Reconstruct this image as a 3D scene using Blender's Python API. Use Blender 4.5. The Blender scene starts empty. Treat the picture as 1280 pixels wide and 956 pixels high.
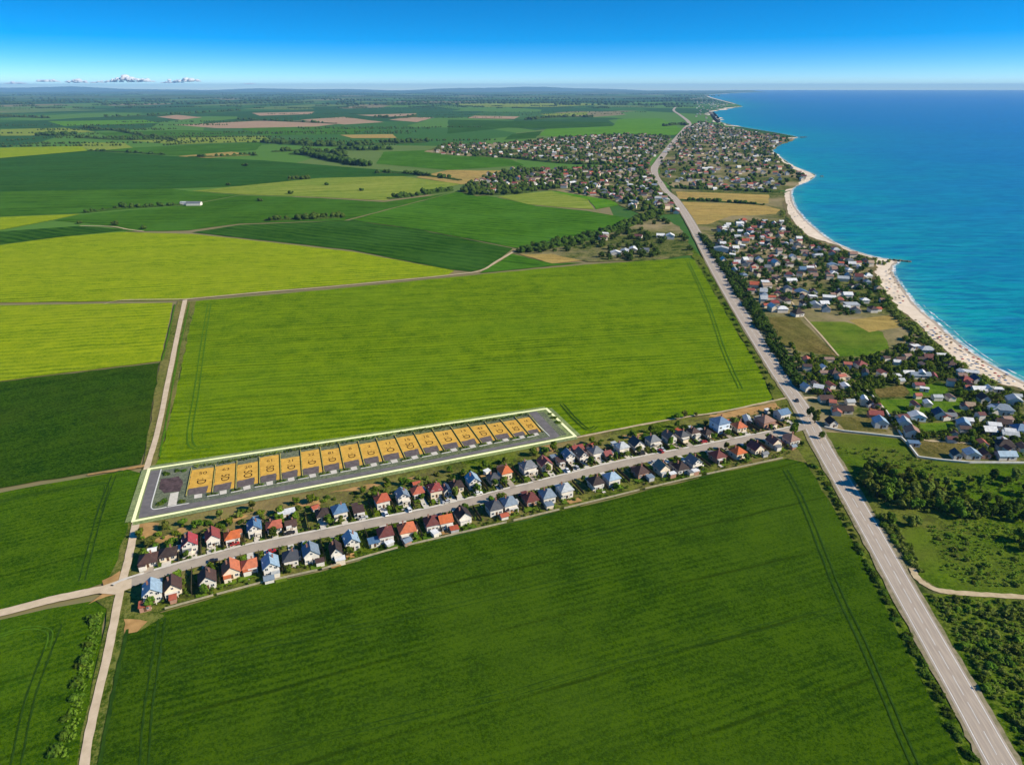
import bpy, bmesh, math, random
import numpy as np
from mathutils import Vector, Matrix
from mathutils.geometry import delaunay_2d_cdt

R = random.Random(7)
scene = bpy.context.scene
COL = scene.collection
PI = math.pi

# ------------------------------------------------------------------ camera
H = 200.0                      # flying height, metres
F = 853.0                      # focal length in photo pixels (1280 wide)
HORIZON = 109.5
PITCH = math.atan((478 - HORIZON) / F)
CP, SP = math.cos(PITCH), math.sin(PITCH)
cam = bpy.data.cameras.new('camera')
cam.sensor_width = 36.0
cam.lens = F / 1280 * 36.0
cam.clip_start = 1.0
cam.clip_end = 200000.0
camo = bpy.data.objects.new('camera', cam)
camo.location = (0, 0, H)
camo.rotation_euler = (PI / 2 - PITCH, 0, 0)
COL.objects.link(camo)
scene.camera = camo


def g(px, py):
    """photo pixel -> point on the ground (x, y)"""
    dy = py - 478.0
    dn = dy * CP + F * SP
    fw = F * CP - dy * SP
    t = H / dn
    return ((px - 640.0) * t, fw * t)


def gp(pts):
    return [g(*p[:2]) for p in pts]


def px_of(x, y):
    """ground point -> photo pixel"""
    d = (x, y, -H)
    zc = y * CP + H * SP
    yc = y * -SP + H * CP
    return 640 + F * x / zc, 478 + F * yc / zc


def mpp(py):
    return H / ((py - 478.0) * CP + F * SP)


# ------------------------------------------------------------------ render / view
scene.render.engine = 'CYCLES'
scene.view_settings.view_transform = 'Standard'
scene.view_settings.look = 'None'
scene.view_settings.exposure = EXPOSURE = 0.5
scene.view_settings.gamma = 1.0
scene.view_settings.use_curve_mapping = False
scene.cycles.max_bounces = 5
scene.cycles.transparent_max_bounces = 6
scene.cycles.volume_bounces = 0

# ------------------------------------------------------------------ light
SUN_EL = math.radians(33)
SUN_AZ = math.radians(106)      # clockwise from +Y (north, away from camera)
sdir = Vector((math.sin(SUN_AZ) * math.cos(SUN_EL), math.cos(SUN_AZ) * math.cos(SUN_EL), math.sin(SUN_EL)))
sl = bpy.data.lights.new('sun', 'SUN')
sl.energy = 5.0
sl.angle = math.radians(0.5)
sl.color = (1.0, 0.92, 0.76)
so = bpy.data.objects.new('sun', sl)
so.rotation_euler = sdir.to_track_quat('Z', 'Y').to_euler()
so.location = (0, 0, 800)
COL.objects.link(so)

w = bpy.data.worlds.new('World')
scene.world = w
w.use_nodes = True
nt = w.node_tree
for n in list(nt.nodes):
    nt.nodes.remove(n)
wo = nt.nodes.new('ShaderNodeOutputWorld')
bg = nt.nodes.new('ShaderNodeBackground')
sky = nt.nodes.new('ShaderNodeTexSky')
sky.sky_type = 'NISHITA'
sky.sun_disc = False
sky.sun_elevation = SUN_EL
sky.sun_rotation = SUN_AZ
sky.altitude = 900
sky.air_density = 1.0
sky.dust_density = 0.4
sky.ozone_density = 2.6
# the camera looks only at the lowest six degrees of sky: a clear, deep sky whose
# colour deepens quickly with height (elevation scale on the sky's own vector)
tc = nt.nodes.new('ShaderNodeTexCoord')
sx = nt.nodes.new('ShaderNodeSeparateXYZ')
mz = nt.nodes.new('ShaderNodeMath'); mz.operation = 'MULTIPLY'; mz.inputs[1].default_value = 3.3
ma = nt.nodes.new('ShaderNodeMath'); ma.operation = 'ADD'; ma.inputs[1].default_value = 0.035
cx = nt.nodes.new('ShaderNodeCombineXYZ')
nv = nt.nodes.new('ShaderNodeVectorMath'); nv.operation = 'NORMALIZE'
hs = nt.nodes.new('ShaderNodeHueSaturation')
hs.inputs['Saturation'].default_value = 1.6
hs.inputs['Value'].default_value = 1.0
L = nt.links.new
L(tc.outputs['Generated'], sx.inputs[0])
L(sx.outputs['X'], cx.inputs['X']); L(sx.outputs['Y'], cx.inputs['Y'])
L(sx.outputs['Z'], mz.inputs[0]); L(mz.outputs[0], ma.inputs[0]); L(ma.outputs[0], cx.inputs['Z'])
L(cx.outputs[0], nv.inputs[0]); L(nv.outputs[0], sky.inputs['Vector'])
L(sky.outputs[0], hs.inputs['Color']); L(hs.outputs[0], bg.inputs[0])
bg.inputs[1].default_value = 0.14
L(bg.outputs[0], wo.inputs[0])

# ------------------------------------------------------------------ materials
MATS = {}


def new_mat(name):
    m = bpy.data.materials.new(name)
    m.use_nodes = True
    return m, m.node_tree, m.node_tree.nodes['Principled BSDF']


def c4(c):
    return (c[0], c[1], c[2], 1.0)


def mixc(nt, fac, a, b):
    n = nt.nodes.new('ShaderNodeMix'); n.data_type = 'RGBA'
    for sock, v in ((n.inputs[0], fac), (n.inputs[6], a), (n.inputs[7], b)):
        if hasattr(v, 'is_output'):
            nt.links.new(v, sock)
        elif isinstance(v, (int, float)):
            sock.default_value = v
        else:
            sock.default_value = c4(v)
    return n.outputs[2]


def ramp(nt, src, stops):
    n = nt.nodes.new('ShaderNodeValToRGB')
    e = n.color_ramp.elements
    while len(e) < len(stops):
        e.new(0.5)
    for i, (p, c) in enumerate(stops):
        e[i].position = p
        e[i].color = c4(c) if not isinstance(c, (int, float)) else (c, c, c, 1)
    nt.links.new(src, n.inputs[0])
    return n.outputs[0]


def noise(nt, vec, scale, detail=3, rough=0.55):
    n = nt.nodes.new('ShaderNodeTexNoise')
    n.inputs['Scale'].default_value = scale
    n.inputs['Detail'].default_value = detail
    n.inputs['Roughness'].default_value = rough
    if vec is not None:
        nt.links.new(vec, n.inputs['Vector'])
    return n.outputs[0]


def math_n(nt, op, a, b=None, clamp=False):
    n = nt.nodes.new('ShaderNodeMath'); n.operation = op; n.use_clamp = clamp
    for i, v in enumerate((a, b)):
        if v is None:
            continue
        if hasattr(v, 'is_output'):
            nt.links.new(v, n.inputs[i])
        else:
            n.inputs[i].default_value = v
    return n.outputs[0]


def mapping(nt, vec, rot=0.0, scale=(1, 1, 1), loc=(0, 0, 0)):
    n = nt.nodes.new('ShaderNodeMapping')
    n.inputs['Rotation'].default_value = (0, 0, rot)
    n.inputs['Scale'].default_value = scale
    n.inputs['Location'].default_value = loc
    nt.links.new(vec, n.inputs['Vector'])
    return n.outputs[0]


def position(nt):
    return nt.nodes.new('ShaderNodeNewGeometry').outputs['Position']


def objcoord(nt):
    return nt.nodes.new('ShaderNodeTexCoord').outputs['Object']


def bump(nt, bs, h, strength=0.4, dist=0.3):
    n = nt.nodes.new('ShaderNodeBump')
    n.inputs['Strength'].default_value = strength
    n.inputs['Distance'].default_value = dist
    nt.links.new(h, n.inputs['Height'])
    nt.links.new(n.outputs[0], bs.inputs['Normal'])


def mat_plain(name, c1, c2=None, scale=1.0, rough=0.85, spec=0.2, detail=4, bmp=0.0, obj=False, rnd=0.0, metal=0.0):
    """mottled surface: two tones mixed by noise"""
    if name in MATS:
        return MATS[name]
    m, nt, bs = new_mat(name)
    c2 = c2 or tuple(x * 0.75 for x in c1)
    v = objcoord(nt) if obj else position(nt)
    n1 = noise(nt, v, scale, detail)
    f = ramp(nt, n1, [(0.32, 0.0), (0.68, 1.0)])
    col = mixc(nt, f, c1, c2)
    if rnd:
        oi = nt.nodes.new('ShaderNodeObjectInfo')
        h = nt.nodes.new('ShaderNodeHueSaturation')
        k = nt.nodes.new('ShaderNodeMapRange')
        k.inputs[3].default_value = 1 - rnd; k.inputs[4].default_value = 1 + rnd
        nt.links.new(oi.outputs['Random'], k.inputs[0])
        nt.links.new(k.outputs[0], h.inputs['Value'])
        nt.links.new(col, h.inputs['Color'])
        col = h.outputs[0]
    nt.links.new(col, bs.inputs['Base Color'])
    bs.inputs['Roughness'].default_value = rough
    bs.inputs['Metallic'].default_value = metal
    bs.inputs['Specular IOR Level'].default_value = spec
    if bmp:
        bump(nt, bs, n1, bmp, 0.2)
    MATS[name] = m
    return m


def mat_field(name, ca, cb, p0=None, p1=None, tram=18.0, tram_k=0.25, patch=(0.2, 0.2, 0.2), streak=0.5, grain=0.5, gsc=0.7, patch_k=0.35, rows=0.0, row_k=0.0):
    """crop: patches, drilled rows along the direction p0->p1 (photo pixels), leaf grain, tramlines"""
    if name in MATS:
        return MATS[name]
    m, nt, bs = new_mat(name)
    ang = 0.4
    if p0:
        a = g(*p0); b = g(*p1)
        ang = math.atan2(b[1] - a[1], b[0] - a[0])
    pos = position(nt)
    rv = mapping(nt, pos, -ang)
    # rows wander a little
    st = noise(nt, mapping(nt, rv, 0, (0.006, 0.16, 1)), 1.0, 4, 0.6)
    st2 = noise(nt, mapping(nt, rv, 0, (0.03, 0.7, 1)), 1.0, 3, 0.6)
    pa = noise(nt, pos, 0.008, 5, 0.6)
    pb = noise(nt, pos, 0.06, 4, 0.6)
    gr = noise(nt, pos, gsc, 5, 0.75)
    gb = noise(nt, pos, gsc * 3.1, 3, 0.7)
    f = math_n(nt, 'MULTIPLY', math_n(nt, 'SUBTRACT', st, 0.5), streak * 3.2)
    for q, kk in ((gr, grain * 4.2), (gb, grain * 2.6), (st2, streak * 2.0), (pb, patch_k * 2.6)):
        f = math_n(nt, 'ADD', f, math_n(nt, 'MULTIPLY', math_n(nt, 'SUBTRACT', q, 0.5), kk))
    if row_k:
        sr = nt.nodes.new('ShaderNodeSeparateXYZ'); nt.links.new(rv, sr.inputs[0])
        ry = math_n(nt, 'ADD', sr.outputs['Y'], math_n(nt, 'MULTIPLY', noise(nt, pos, 0.02, 3), rows * 1.6))
        pr = math_n(nt, 'SUBTRACT', math_n(nt, 'PINGPONG', ry, rows / 2), rows / 4)
        am = ramp(nt, noise(nt, mapping(nt, rv, 0, (0.012, 0.05, 1)), 1.0, 3), [(0.35, 0.15), (0.65, 1.0)])
        f = math_n(nt, 'ADD', f, math_n(nt, 'MULTIPLY', math_n(nt, 'MULTIPLY', pr, am), row_k * 4.0 / rows))
    f = math_n(nt, 'ADD', f, 0.5, True)
    dk = tuple(x * 0.62 for x in ca); lt = tuple(x * 1.12 for x in cb)
    col = ramp(nt, f, [(0.0, dk), (0.3, ca), (0.72, cb), (1.0, lt)])
    pf = ramp(nt, pa, [(0.44, 0.0), (0.62, 1.0)])
    col = mixc(nt, math_n(nt, 'MULTIPLY', pf, patch_k), col, patch)
    if tram_k:
        s = nt.nodes.new('ShaderNodeSeparateXYZ'); nt.links.new(rv, s.inputs[0])
        wob = math_n(nt, 'MULTIPLY', noise(nt, pos, 0.012, 2), 7.0)
        yy = math_n(nt, 'ADD', s.outputs['Y'], wob)
        fr = math_n(nt, 'PINGPONG', yy, tram / 2)
        k = nt.nodes.new('ShaderNodeMapRange'); k.interpolation_type = 'SMOOTHSTEP'
        k.inputs[1].default_value = 0.2; k.inputs[2].default_value = 1.3
        k.inputs[3].default_value = 1.0; k.inputs[4].default_value = 0.0
        nt.links.new(fr, k.inputs[0])
        tk = math_n(nt, 'MULTIPLY', k.outputs[0], math_n(nt, 'MULTIPLY', ramp(nt, noise(nt, pos, 0.015, 2), [(0.4, 0.0), (0.6, 1.0)]), tram_k))
        col = mixc(nt, tk, col, tuple(x * 0.35 for x in ca))
    nt.links.new(col, bs.inputs['Base Color'])
    bs.inputs['Roughness'].default_value = 0.95
    bs.inputs['Specular IOR Level'].default_value = 0.0
    bump(nt, bs, gr, 0.55, 0.8)
    MATS[name] = m
    return m


def mat_leaf(name, c1, c2, rnd=0.3):
    if name in MATS:
        return MATS[name]
    m, nt, bs = new_mat(name)
    n1 = noise(nt, position(nt), 0.35, 3)
    oi = nt.nodes.new('ShaderNodeObjectInfo')
    f = ramp(nt, n1, [(0.35, 0.0), (0.65, 1.0)])
    col = mixc(nt, f, c1, c2)
    h = nt.nodes.new('ShaderNodeHueSaturation')
    k = nt.nodes.new('ShaderNodeMapRange')
    k.inputs[3].default_value = 1 - rnd; k.inputs[4].default_value = 1 + rnd
    k2 = nt.nodes.new('ShaderNodeMapRange')
    k2.inputs[3].default_value = 0.49; k2.inputs[4].default_value = 0.525
    nt.links.new(oi.outputs['Random'], k.inputs[0]); nt.links.new(k.outputs[0], h.inputs['Value'])
    nt.links.new(oi.outputs['Random'], k2.inputs[0]); nt.links.new(k2.outputs[0], h.inputs['Hue'])
    nt.links.new(col, h.inputs['Color'])
    nt.links.new(h.outputs[0], bs.inputs['Base Color'])
    bs.inputs['Roughness'].default_value = 0.9
    bs.inputs['Specular IOR Level'].default_value = 0.03
    tr = nt.nodes.new('ShaderNodeBsdfTranslucent'); nt.links.new(h.outputs[0], tr.inputs[0])
    ms = nt.nodes.new('ShaderNodeMixShader'); ms.inputs[0].default_value = 0.25
    nt.links.new(bs.outputs[0], ms.inputs[1]); nt.links.new(tr.outputs[0], ms.inputs[2])
    nt.links.new(ms.outputs[0], nt.nodes['Material Output'].inputs['Surface'])
    MATS[name] = m
    return m


# ------------------------------------------------------------------ mesh helpers
class MB:
    def __init__(s):
        s.v = []; s.f = []

    def face(s, pts):
        i = len(s.v); s.v += [tuple(p) for p in pts]; s.f.append(tuple(range(i, i + len(pts))))

    def box(s, x0, y0, z0, x1, y1, z1):
        i = len(s.v)
        s.v += [(x0, y0, z0), (x1, y0, z0), (x1, y1, z0), (x0, y1, z0), (x0, y0, z1), (x1, y0, z1), (x1, y1, z1), (x0, y1, z1)]
        s.f += [tuple(i + k for k in q) for q in ((3, 2, 1, 0), (4, 5, 6, 7), (0, 1, 5, 4), (1, 2, 6, 5), (2, 3, 7, 6), (3, 0, 4, 7))]
        return s

    def extrude(s, prof, axis, a, b):
        """closed profile (list of 2-D points) swept along axis 'x' or 'y' from a to b"""
        i = len(s.v); n = len(prof)
        for t in (a, b):
            for p in prof:
                s.v.append((t, p[0], p[1]) if axis == 'x' else (p[0], t, p[1]))
        for k in range(n):
            k2 = (k + 1) % n
            s.f.append((i + k, i + k2, i + n + k2, i + n + k))
        s.f.append(tuple(i + k for k in range(n))[::-1]); s.f.append(tuple(i + n + k for k in range(n)))
        return s

    def cyl(s, p0, p1, r0, r1, n=6):
        p0, p1 = Vector(p0), Vector(p1)
        q = (p1 - p0).to_track_quat('Z', 'Y')
        i = len(s.v)
        for p, r in ((p0, r0), (p1, r1)):
            for k in range(n):
                a = 2 * PI * k / n
                s.v.append(tuple(p + q @ Vector((r * math.cos(a), r * math.sin(a), 0))))
        for k in range(n):
            s.f.append((i + k, i + (k + 1) % n, i + n + (k + 1) % n, i + n + k))
        s.f.append(tuple(i + k for k in range(n))[::-1]); s.f.append(tuple(i + n + k for k in range(n)))
        return s

    def mesh(s, name, mat, fix=True):
        me = bpy.data.meshes.new(name)
        me.from_pydata(s.v, [], s.f)
        if fix:
            bm = bmesh.new(); bm.from_mesh(me)
            bmesh.ops.recalc_face_normals(bm, faces=bm.faces)
            bm.to_mesh(me); bm.free()
        me.materials.append(mat)
        return me

    def build(s, name, mat, parent=None, fix=True):
        return link(name, s.mesh(name, mat, fix), parent)


def link(name, me, parent=None, loc=None, rz=0.0):
    o = bpy.data.objects.new(name, me)
    COL.objects.link(o)
    if parent:
        o.parent = parent
    if loc:
        o.location = loc
    o.rotation_euler.z = rz
    return o


def tag(o, label, cat, group=None, kind=None):
    o['label'] = label
    o['category'] = cat
    if group:
        o['group'] = group
    if kind:
        o['kind'] = kind
    return o


def empty(name, loc, rz=0.0):
    o = bpy.data.objects.new(name, None)
    o.empty_display_size = 1.0
    o.location = loc
    o.rotation_euler.z = rz
    COL.objects.link(o)
    return o


def copy_tree(o, parent=None):
    c = o.copy(); COL.objects.link(c)
    if parent:
        c.parent = parent
    for ch in o.children:
        copy_tree(ch, c)
    return c


ZL = [0.45]


def nextz(step=0.004):
    ZL[0] += step
    return ZL[0]


def rough_poly(P, jitter, seg):
    """subdivide the outline and let it wander like a real field edge"""
    out = []
    n = len(P)
    rr = random.Random(int(abs(P[0][0] * 13 + P[0][1])) + n)
    for i in range(n):
        a = Vector(P[i]); b = Vector(P[(i + 1) % n])
        d = (b - a).length
        k = max(1, min(60, int(d / seg)))
        nrm = Vector((-(b - a).y, (b - a).x)).normalized() if d > 0 else Vector((0, 0))
        for j in range(k):
            p = a.lerp(b, j / k)
            if j:
                p = p + nrm * rr.uniform(-jitter, jitter)
            out.append((p.x, p.y))
    return out


def sheet(name, pxs, mat, label, cat='ground', z=None, jitter=0.8, seg=9.0, world=False):
    P = pxs if world else gp(pxs)
    if jitter:
        # coarser far away
        d = sum(p[1] for p in P) / len(P)
        k = max(1.0, d / 500.0)
        P = rough_poly(P, jitter * k, seg * k)
    z = nextz() if z is None else z
    bm = bmesh.new()
    f = bm.faces.new([bm.verts.new((x, y, z)) for x, y in P])
    bmesh.ops.triangulate(bm, faces=[f], ngon_method='EAR_CLIP')
    bmesh.ops.recalc_face_normals(bm, faces=bm.faces)
    for f in bm.faces:
        if f.normal.z < 0:
            f.normal_flip()
    me = bpy.data.meshes.new(name)
    bm.to_mesh(me); bm.free()
    me.materials.append(mat)
    o = link(name, me)
    tag(o, label, cat, kind='structure')
    return o


def smooth(P, n=6):
    """Catmull-Rom through points (tuples of any length)"""
    out = []
    for i in range(len(P) - 1):
        p0 = P[max(i - 1, 0)]; p1 = P[i]; p2 = P[i + 1]; p3 = P[min(i + 2, len(P) - 1)]
        for k in range(n):
            t = k / n
            out.append(tuple(0.5 * ((2 * b) + (-a + c) * t + (2 * a - 5 * b + 4 * c - d) * t * t + (-a + 3 * b - 3 * c + d) * t ** 3)
                             for a, b, c, d in zip(p0, p1, p2, p3)))
    out.append(tuple(P[-1]))
    return out


def offset_pts(C):
    """centre line -> list of (point, unit normal to the left)"""
    res = []
    for i, c in enumerate(C):
        a = Vector(C[max(i - 1, 0)][:2]); b = Vector(C[min(i + 1, len(C) - 1)][:2])
        d = (b - a).normalized()
        res.append((Vector(c[:2]), Vector((-d.y, d.x))))
    return res


def strip(name, C, widths, mat, label, cat, z=None, off=0.0, jitter=0.0, kind='structure', seed=1):
    z = nextz() if z is None else z
    rr = random.Random(seed)
    m = MB()
    O = offset_pts(C)
    for i, (p, n) in enumerate(O):
        wd = widths[i] if isinstance(widths, (list, tuple)) else widths
        of = off[i] if isinstance(off, (list, tuple)) else off
        a = p + n * (of + wd / 2 + rr.uniform(-jitter, jitter)); b = p + n * (of - wd / 2 + rr.uniform(-jitter, jitter))
        m.v += [(a.x, a.y, z), (b.x, b.y, z)]
        if i:
            k = 2 * i
            m.f.append((k - 2, k - 1, k + 1, k))
    o = m.build(name, mat)
    me = o.data
    if me.polygons[0].normal.z < 0:
        me.flip_normals()
    tag(o, label, cat, kind=kind)
    return o


def dashes(name, C, width, dash, gap, mat, label, off=0.0, ymax=1500):
    z = nextz()
    m = MB()
    O = offset_pts(C)
    acc = 0.0
    for i in range(len(O) - 1):
        (p, n), (q, n2) = O[i], O[i + 1]
        d = (q - p).length
        if p.y > ymax:
            break
        t = 0.0
        while t < d:
            ph = (acc + t) % (dash + gap)
            if ph < dash:
                e = min(d, t + dash - ph)
                a = p.lerp(q, t / d); b = p.lerp(q, e / d)
                m.face([(*(a + n * (off + width / 2)), z), (*(a + n * (off - width / 2)), z), (*(b + n * (off - width / 2)), z), (*(b + n * (off + width / 2)), z)])
                t = e + 0.01
            else:
                t += (dash + gap) - ph
        acc += d
    o = m.build(name, mat)
    tag(o, label, 'road marking', kind='structure')
    return o


def in_poly(x, y, P):
    c = False
    j = len(P) - 1
    for i in range(len(P)):
        xi, yi = P[i]; xj, yj = P[j]
        if (yi > y) != (yj > y) and x < (xj - xi) * (y - yi) / (yj - yi) + xi:
            c = not c
        j = i
    return c


def scatter(pxpoly, n, rr, mind=0.0, avoid=()):
    """n random ground points inside the pixel polygon, uniform over the ground"""
    P = gp(pxpoly)
    x0 = min(p[0] for p in P); x1 = max(p[0] for p in P); y0 = min(p[1] for p in P); y1 = max(p[1] for p in P)
    out = []
    tries = 0
    cell = {}
    while len(out) < n and tries < n * 60:
        tries += 1
        x = rr.uniform(x0, x1); y = rr.uniform(y0, y1)
        if not in_poly(x, y, P):
            continue
        if any((x - a[0]) ** 2 + (y - a[1]) ** 2 < a[2] ** 2 for a in avoid):
            continue
        if mind:
            cx, cy = int(x // mind), int(y // mind)
            if any((x - q[0]) ** 2 + (y - q[1]) ** 2 < mind * mind for i in (-1, 0, 1) for j in (-1, 0, 1) for q in cell.get((cx + i, cy + j), ())):
                continue
            cell.setdefault((cx, cy), []).append((x, y))
        out.append((x, y))
    return out


# ------------------------------------------------------------------ base ground
def mat_ground():
    m, nt, bs = new_mat('open countryside')
    pos = position(nt)
    def fields(scale, rot, stretch, loc):
        v = nt.nodes.new('ShaderNodeTexVoronoi'); v.voronoi_dimensions = '2D'; v.distance = 'CHEBYCHEV'
        v.inputs['Scale'].default_value = 1.0
        nt.links.new(mapping(nt, pos, rot, (scale, scale * stretch, 1), loc), v.inputs['Vector'])
        s = nt.nodes.new('ShaderNodeSeparateColor'); nt.links.new(v.outputs['Color'], s.inputs[0])
        return s.outputs[0], s.outputs[1]
    r1, r2 = fields(1 / 620.0, 0.12, 0.5, (3.3, 1.7, 0))
    greens = ramp(nt, r1, [(0.0, (0.018, 0.066, 0.010)), (0.2, (0.038, 0.115, 0.012)), (0.42, (0.09, 0.19, 0.02)), (0.55, (0.020, 0.075, 0.016)), (0.7, (0.13, 0.18, 0.04)), (0.84, (0.045, 0.115, 0.018)), (0.94, (0.26, 0.19, 0.10))])
    nt.nodes[-1].color_ramp.interpolation = 'CONSTANT'
    n1 = noise(nt, mapping(nt, pos, 0.1, (0.002, 0.012, 1)), 1.0, 4)
    n2 = noise(nt, pos, 0.05, 4)
    col = mixc(nt, math_n(nt, 'MULTIPLY', n1, 0.45), greens, (0.03, 0.10, 0.015))
    col = mixc(nt, math_n(nt, 'MULTIPLY', ramp(nt, n2, [(0.45, 0.0), (0.7, 1.0)]), 0.3), col, (0.10, 0.15, 0.03))
    nt.links.new(col, bs.inputs['Base Color'])
    bs.inputs['Roughness'].default_value = 0.95
    bs.inputs['Specular IOR Level'].default_value = 0.03
    return m


def axis_breaks(lim):
    a = [0, 150, 300, 500, 750, 1100, 1600, 2300, 3400, 5000, 7500, 11000, 16000, 24000, 35000, 52000, 70000]
    return [x for x in a if x <= lim]


gx = [-x for x in axis_breaks(70000)[::-1]] + axis_breaks(70000)[1:]
gy = [-2000, -800, -300] + axis_breaks(52000)
m = MB()
for y in gy:
    for x in gx:
        m.v.append((x, y, 0.0))
nx = len(gx)
for j in range(len(gy) - 1):
    for i in range(nx - 1):
        a = j * nx + i
        m.f.append((a, a + 1, a + nx + 1, a + nx))
tag(m.build('ground', mat_ground(), fix=False), 'wide flat plain of green farmland reaching the horizon', 'ground', kind='structure')

# ------------------------------------------------------------------ fields
FM = {
    'near': mat_field('dark green crop', (0.018, 0.050, 0.0010), (0.050, 0.098, 0.0016), (208, 839), (640, 735), tram=34, tram_k=0.55, patch=(0.07, 0.125, 0.006), streak=0.14, grain=0.5, gsc=1.0, rows=3.4, row_k=0.16),
    'mid': mat_field('fresh green crop', (0.064, 0.128, 0.001), (0.158, 0.228, 0.002), (220, 520), (900, 470), tram=16, tram_k=0.5, patch=(0.13, 0.215, 0.006), streak=0.2, grain=0.42, gsc=0.8, rows=6.0, row_k=0.28),
    'lime': mat_field('lime yellow crop', (0.140, 0.215, 0.003), (0.262, 0.315, 0.006), (0, 345), (400, 325), tram=30, tram_k=0.35, patch=(0.23, 0.27, 0.012), streak=0.22, grain=0.35, gsc=0.5, rows=9.0, row_k=0.34),
    'deep': mat_field('deep green crop', (0.010, 0.040, 0.001), (0.036, 0.078, 0.002), (0, 560), (180, 520), tram=26, tram_k=0.2, patch=(0.06, 0.085, 0.006), streak=0.25, grain=0.8, gsc=0.8),
    'left': mat_field('left green crop', (0.024, 0.066, 0.001), (0.064, 0.120, 0.002), (0, 690), (130, 660), tram=36, tram_k=0.5, patch=(0.07, 0.17, 0.008), streak=0.2, grain=0.5, gsc=0.9, rows=3.4, row_k=0.16),
    'u_dark': mat_field('upland dark crop', (0.014, 0.056, 0.003), (0.036, 0.095, 0.005), (300, 290), (600, 330), tram=60, tram_k=0.3, streak=0.3, grain=0.25, rows=16, row_k=0.4, patch=(0.05, 0.13, 0.02)),
    'u_mid': mat_field('upland green crop', (0.028, 0.098, 0.003), (0.062, 0.150, 0.005), (450, 270), (700, 290), tram=60, tram_k=0.3, streak=0.4, grain=0.25, rows=16, row_k=0.4, patch=(0.08, 0.20, 0.02)),
    'u_green': mat_field('upland soft green crop', (0.028, 0.090, 0.004), (0.055, 0.130, 0.006), (0, 255), (300, 250), tram=90, tram_k=0.1, streak=0.6, grain=0.15, patch=(0.07, 0.18, 0.02)),
    'u_forest': mat_field('upland deep green crop', (0.018, 0.068, 0.006), (0.034, 0.094, 0.009), (0, 215), (300, 215), tram=120, tram_k=0.0, streak=0.6, grain=0.1, patch=(0.03, 0.11, 0.02)),
    'u_yellow': mat_field('ripening crop', (0.15, 0.20, 0.02), (0.24, 0.27, 0.045), (300, 240), (560, 230), tram=90, tram_k=0.1, streak=0.6, grain=0.2, patch=(0.11, 0.2, 0.02)),
    'u_bright': mat_field('bright young crop', (0.060, 0.165, 0.006), (0.10, 0.215, 0.008), (640, 170), (850, 160), tram=200, tram_k=0.0, streak=0.5, grain=0.1, patch=(0.10, 0.25, 0.02)),
    'plough': mat_field('ploughed red brown soil', (0.30, 0.19, 0.115), (0.38, 0.26, 0.16), (300, 155), (430, 150), tram=90, tram_k=0.0, streak=0.5, grain=0.2, patch=(0.30, 0.22, 0.13)),
    'stubble': mat_field('golden stubble', (0.27, 0.185, 0.055), (0.42, 0.29, 0.085), (850, 246), (960, 250), tram=70, tram_k=0.0, streak=0.5, grain=0.4, patch=(0.22, 0.19, 0.05)),
    'meadow': mat_field('rough meadow', (0.038, 0.086, 0.002), (0.088, 0.148, 0.006), (1033, 543), (1126, 551), tram=70, tram_k=0.0, streak=0.25, grain=0.5, patch=(0.13, 0.13, 0.025), patch_k=0.6),
    'lot': mat_field('village grass', (0.050, 0.115, 0.007), (0.11, 0.18, 0.012), (1090, 488), (1200, 490), tram=70, tram_k=0.0, streak=0.3, grain=0.4, patch=(0.17, 0.17, 0.03), patch_k=0.5),
    'dry': mat_field('dry brown grass', (0.085, 0.070, 0.018), (0.19, 0.145, 0.045), (960, 398), (1040, 440), tram=70, tram_k=0.0, streak=0.3, grain=0.5, patch=(0.09, 0.11, 0.02), patch_k=0.5),
    'village': mat_field('village ground', (0.040, 0.070, 0.010), (0.13, 0.13, 0.035), (900, 320), (1000, 330), tram=70, tram_k=0.0, streak=0.2, grain=0.7, gsc=0.18, patch=(0.32, 0.24, 0.13), patch_k=0.8),
    'scrub': mat_field('scrub grass', (0.034, 0.074, 0.002), (0.100, 0.140, 0.010), (1100, 700), (1200, 720), tram=70, tram_k=0.0, streak=0.15, grain=0.8, gsc=0.35, patch=(0.20, 0.16, 0.05), patch_k=0.45),
    'garden': mat_field('garden grass', (0.030, 0.062, 0.002), (0.100, 0.135, 0.010), (400, 660), (800, 570), tram=70, tram_k=0.0, streak=0.2, grain=0.8, gsc=0.3, patch=(0.28, 0.195, 0.085), patch_k=0.8),
    'verge': mat_field('roadside verge', (0.05, 0.085, 0.006), (0.14, 0.15, 0.03), (171, 653), (198, 538), tram=70, tram_k=0.0, streak=0.3, grain=0.7, gsc=0.35, patch=(0.25, 0.18, 0.07), patch_k=0.5),
}
SOIL = mat_plain('bare orange soil', (0.46, 0.27, 0.10), (0.30, 0.17, 0.06), 0.25, 0.95, 0.05, 5)
TANDIRT = mat_plain('pale dirt track', (0.52, 0.41, 0.25), (0.40, 0.30, 0.17), 0.4, 0.95, 0.05, 5)
TRACK = mat_plain('wheel track in crop', (0.014, 0.042, 0.003), (0.030, 0.070, 0.005), 0.4, 0.95, 0.03)
TRACKL = mat_plain('wheel track in light crop', (0.045, 0.11, 0.004), (0.08, 0.17, 0.006), 0.4, 0.95, 0.03)

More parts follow.
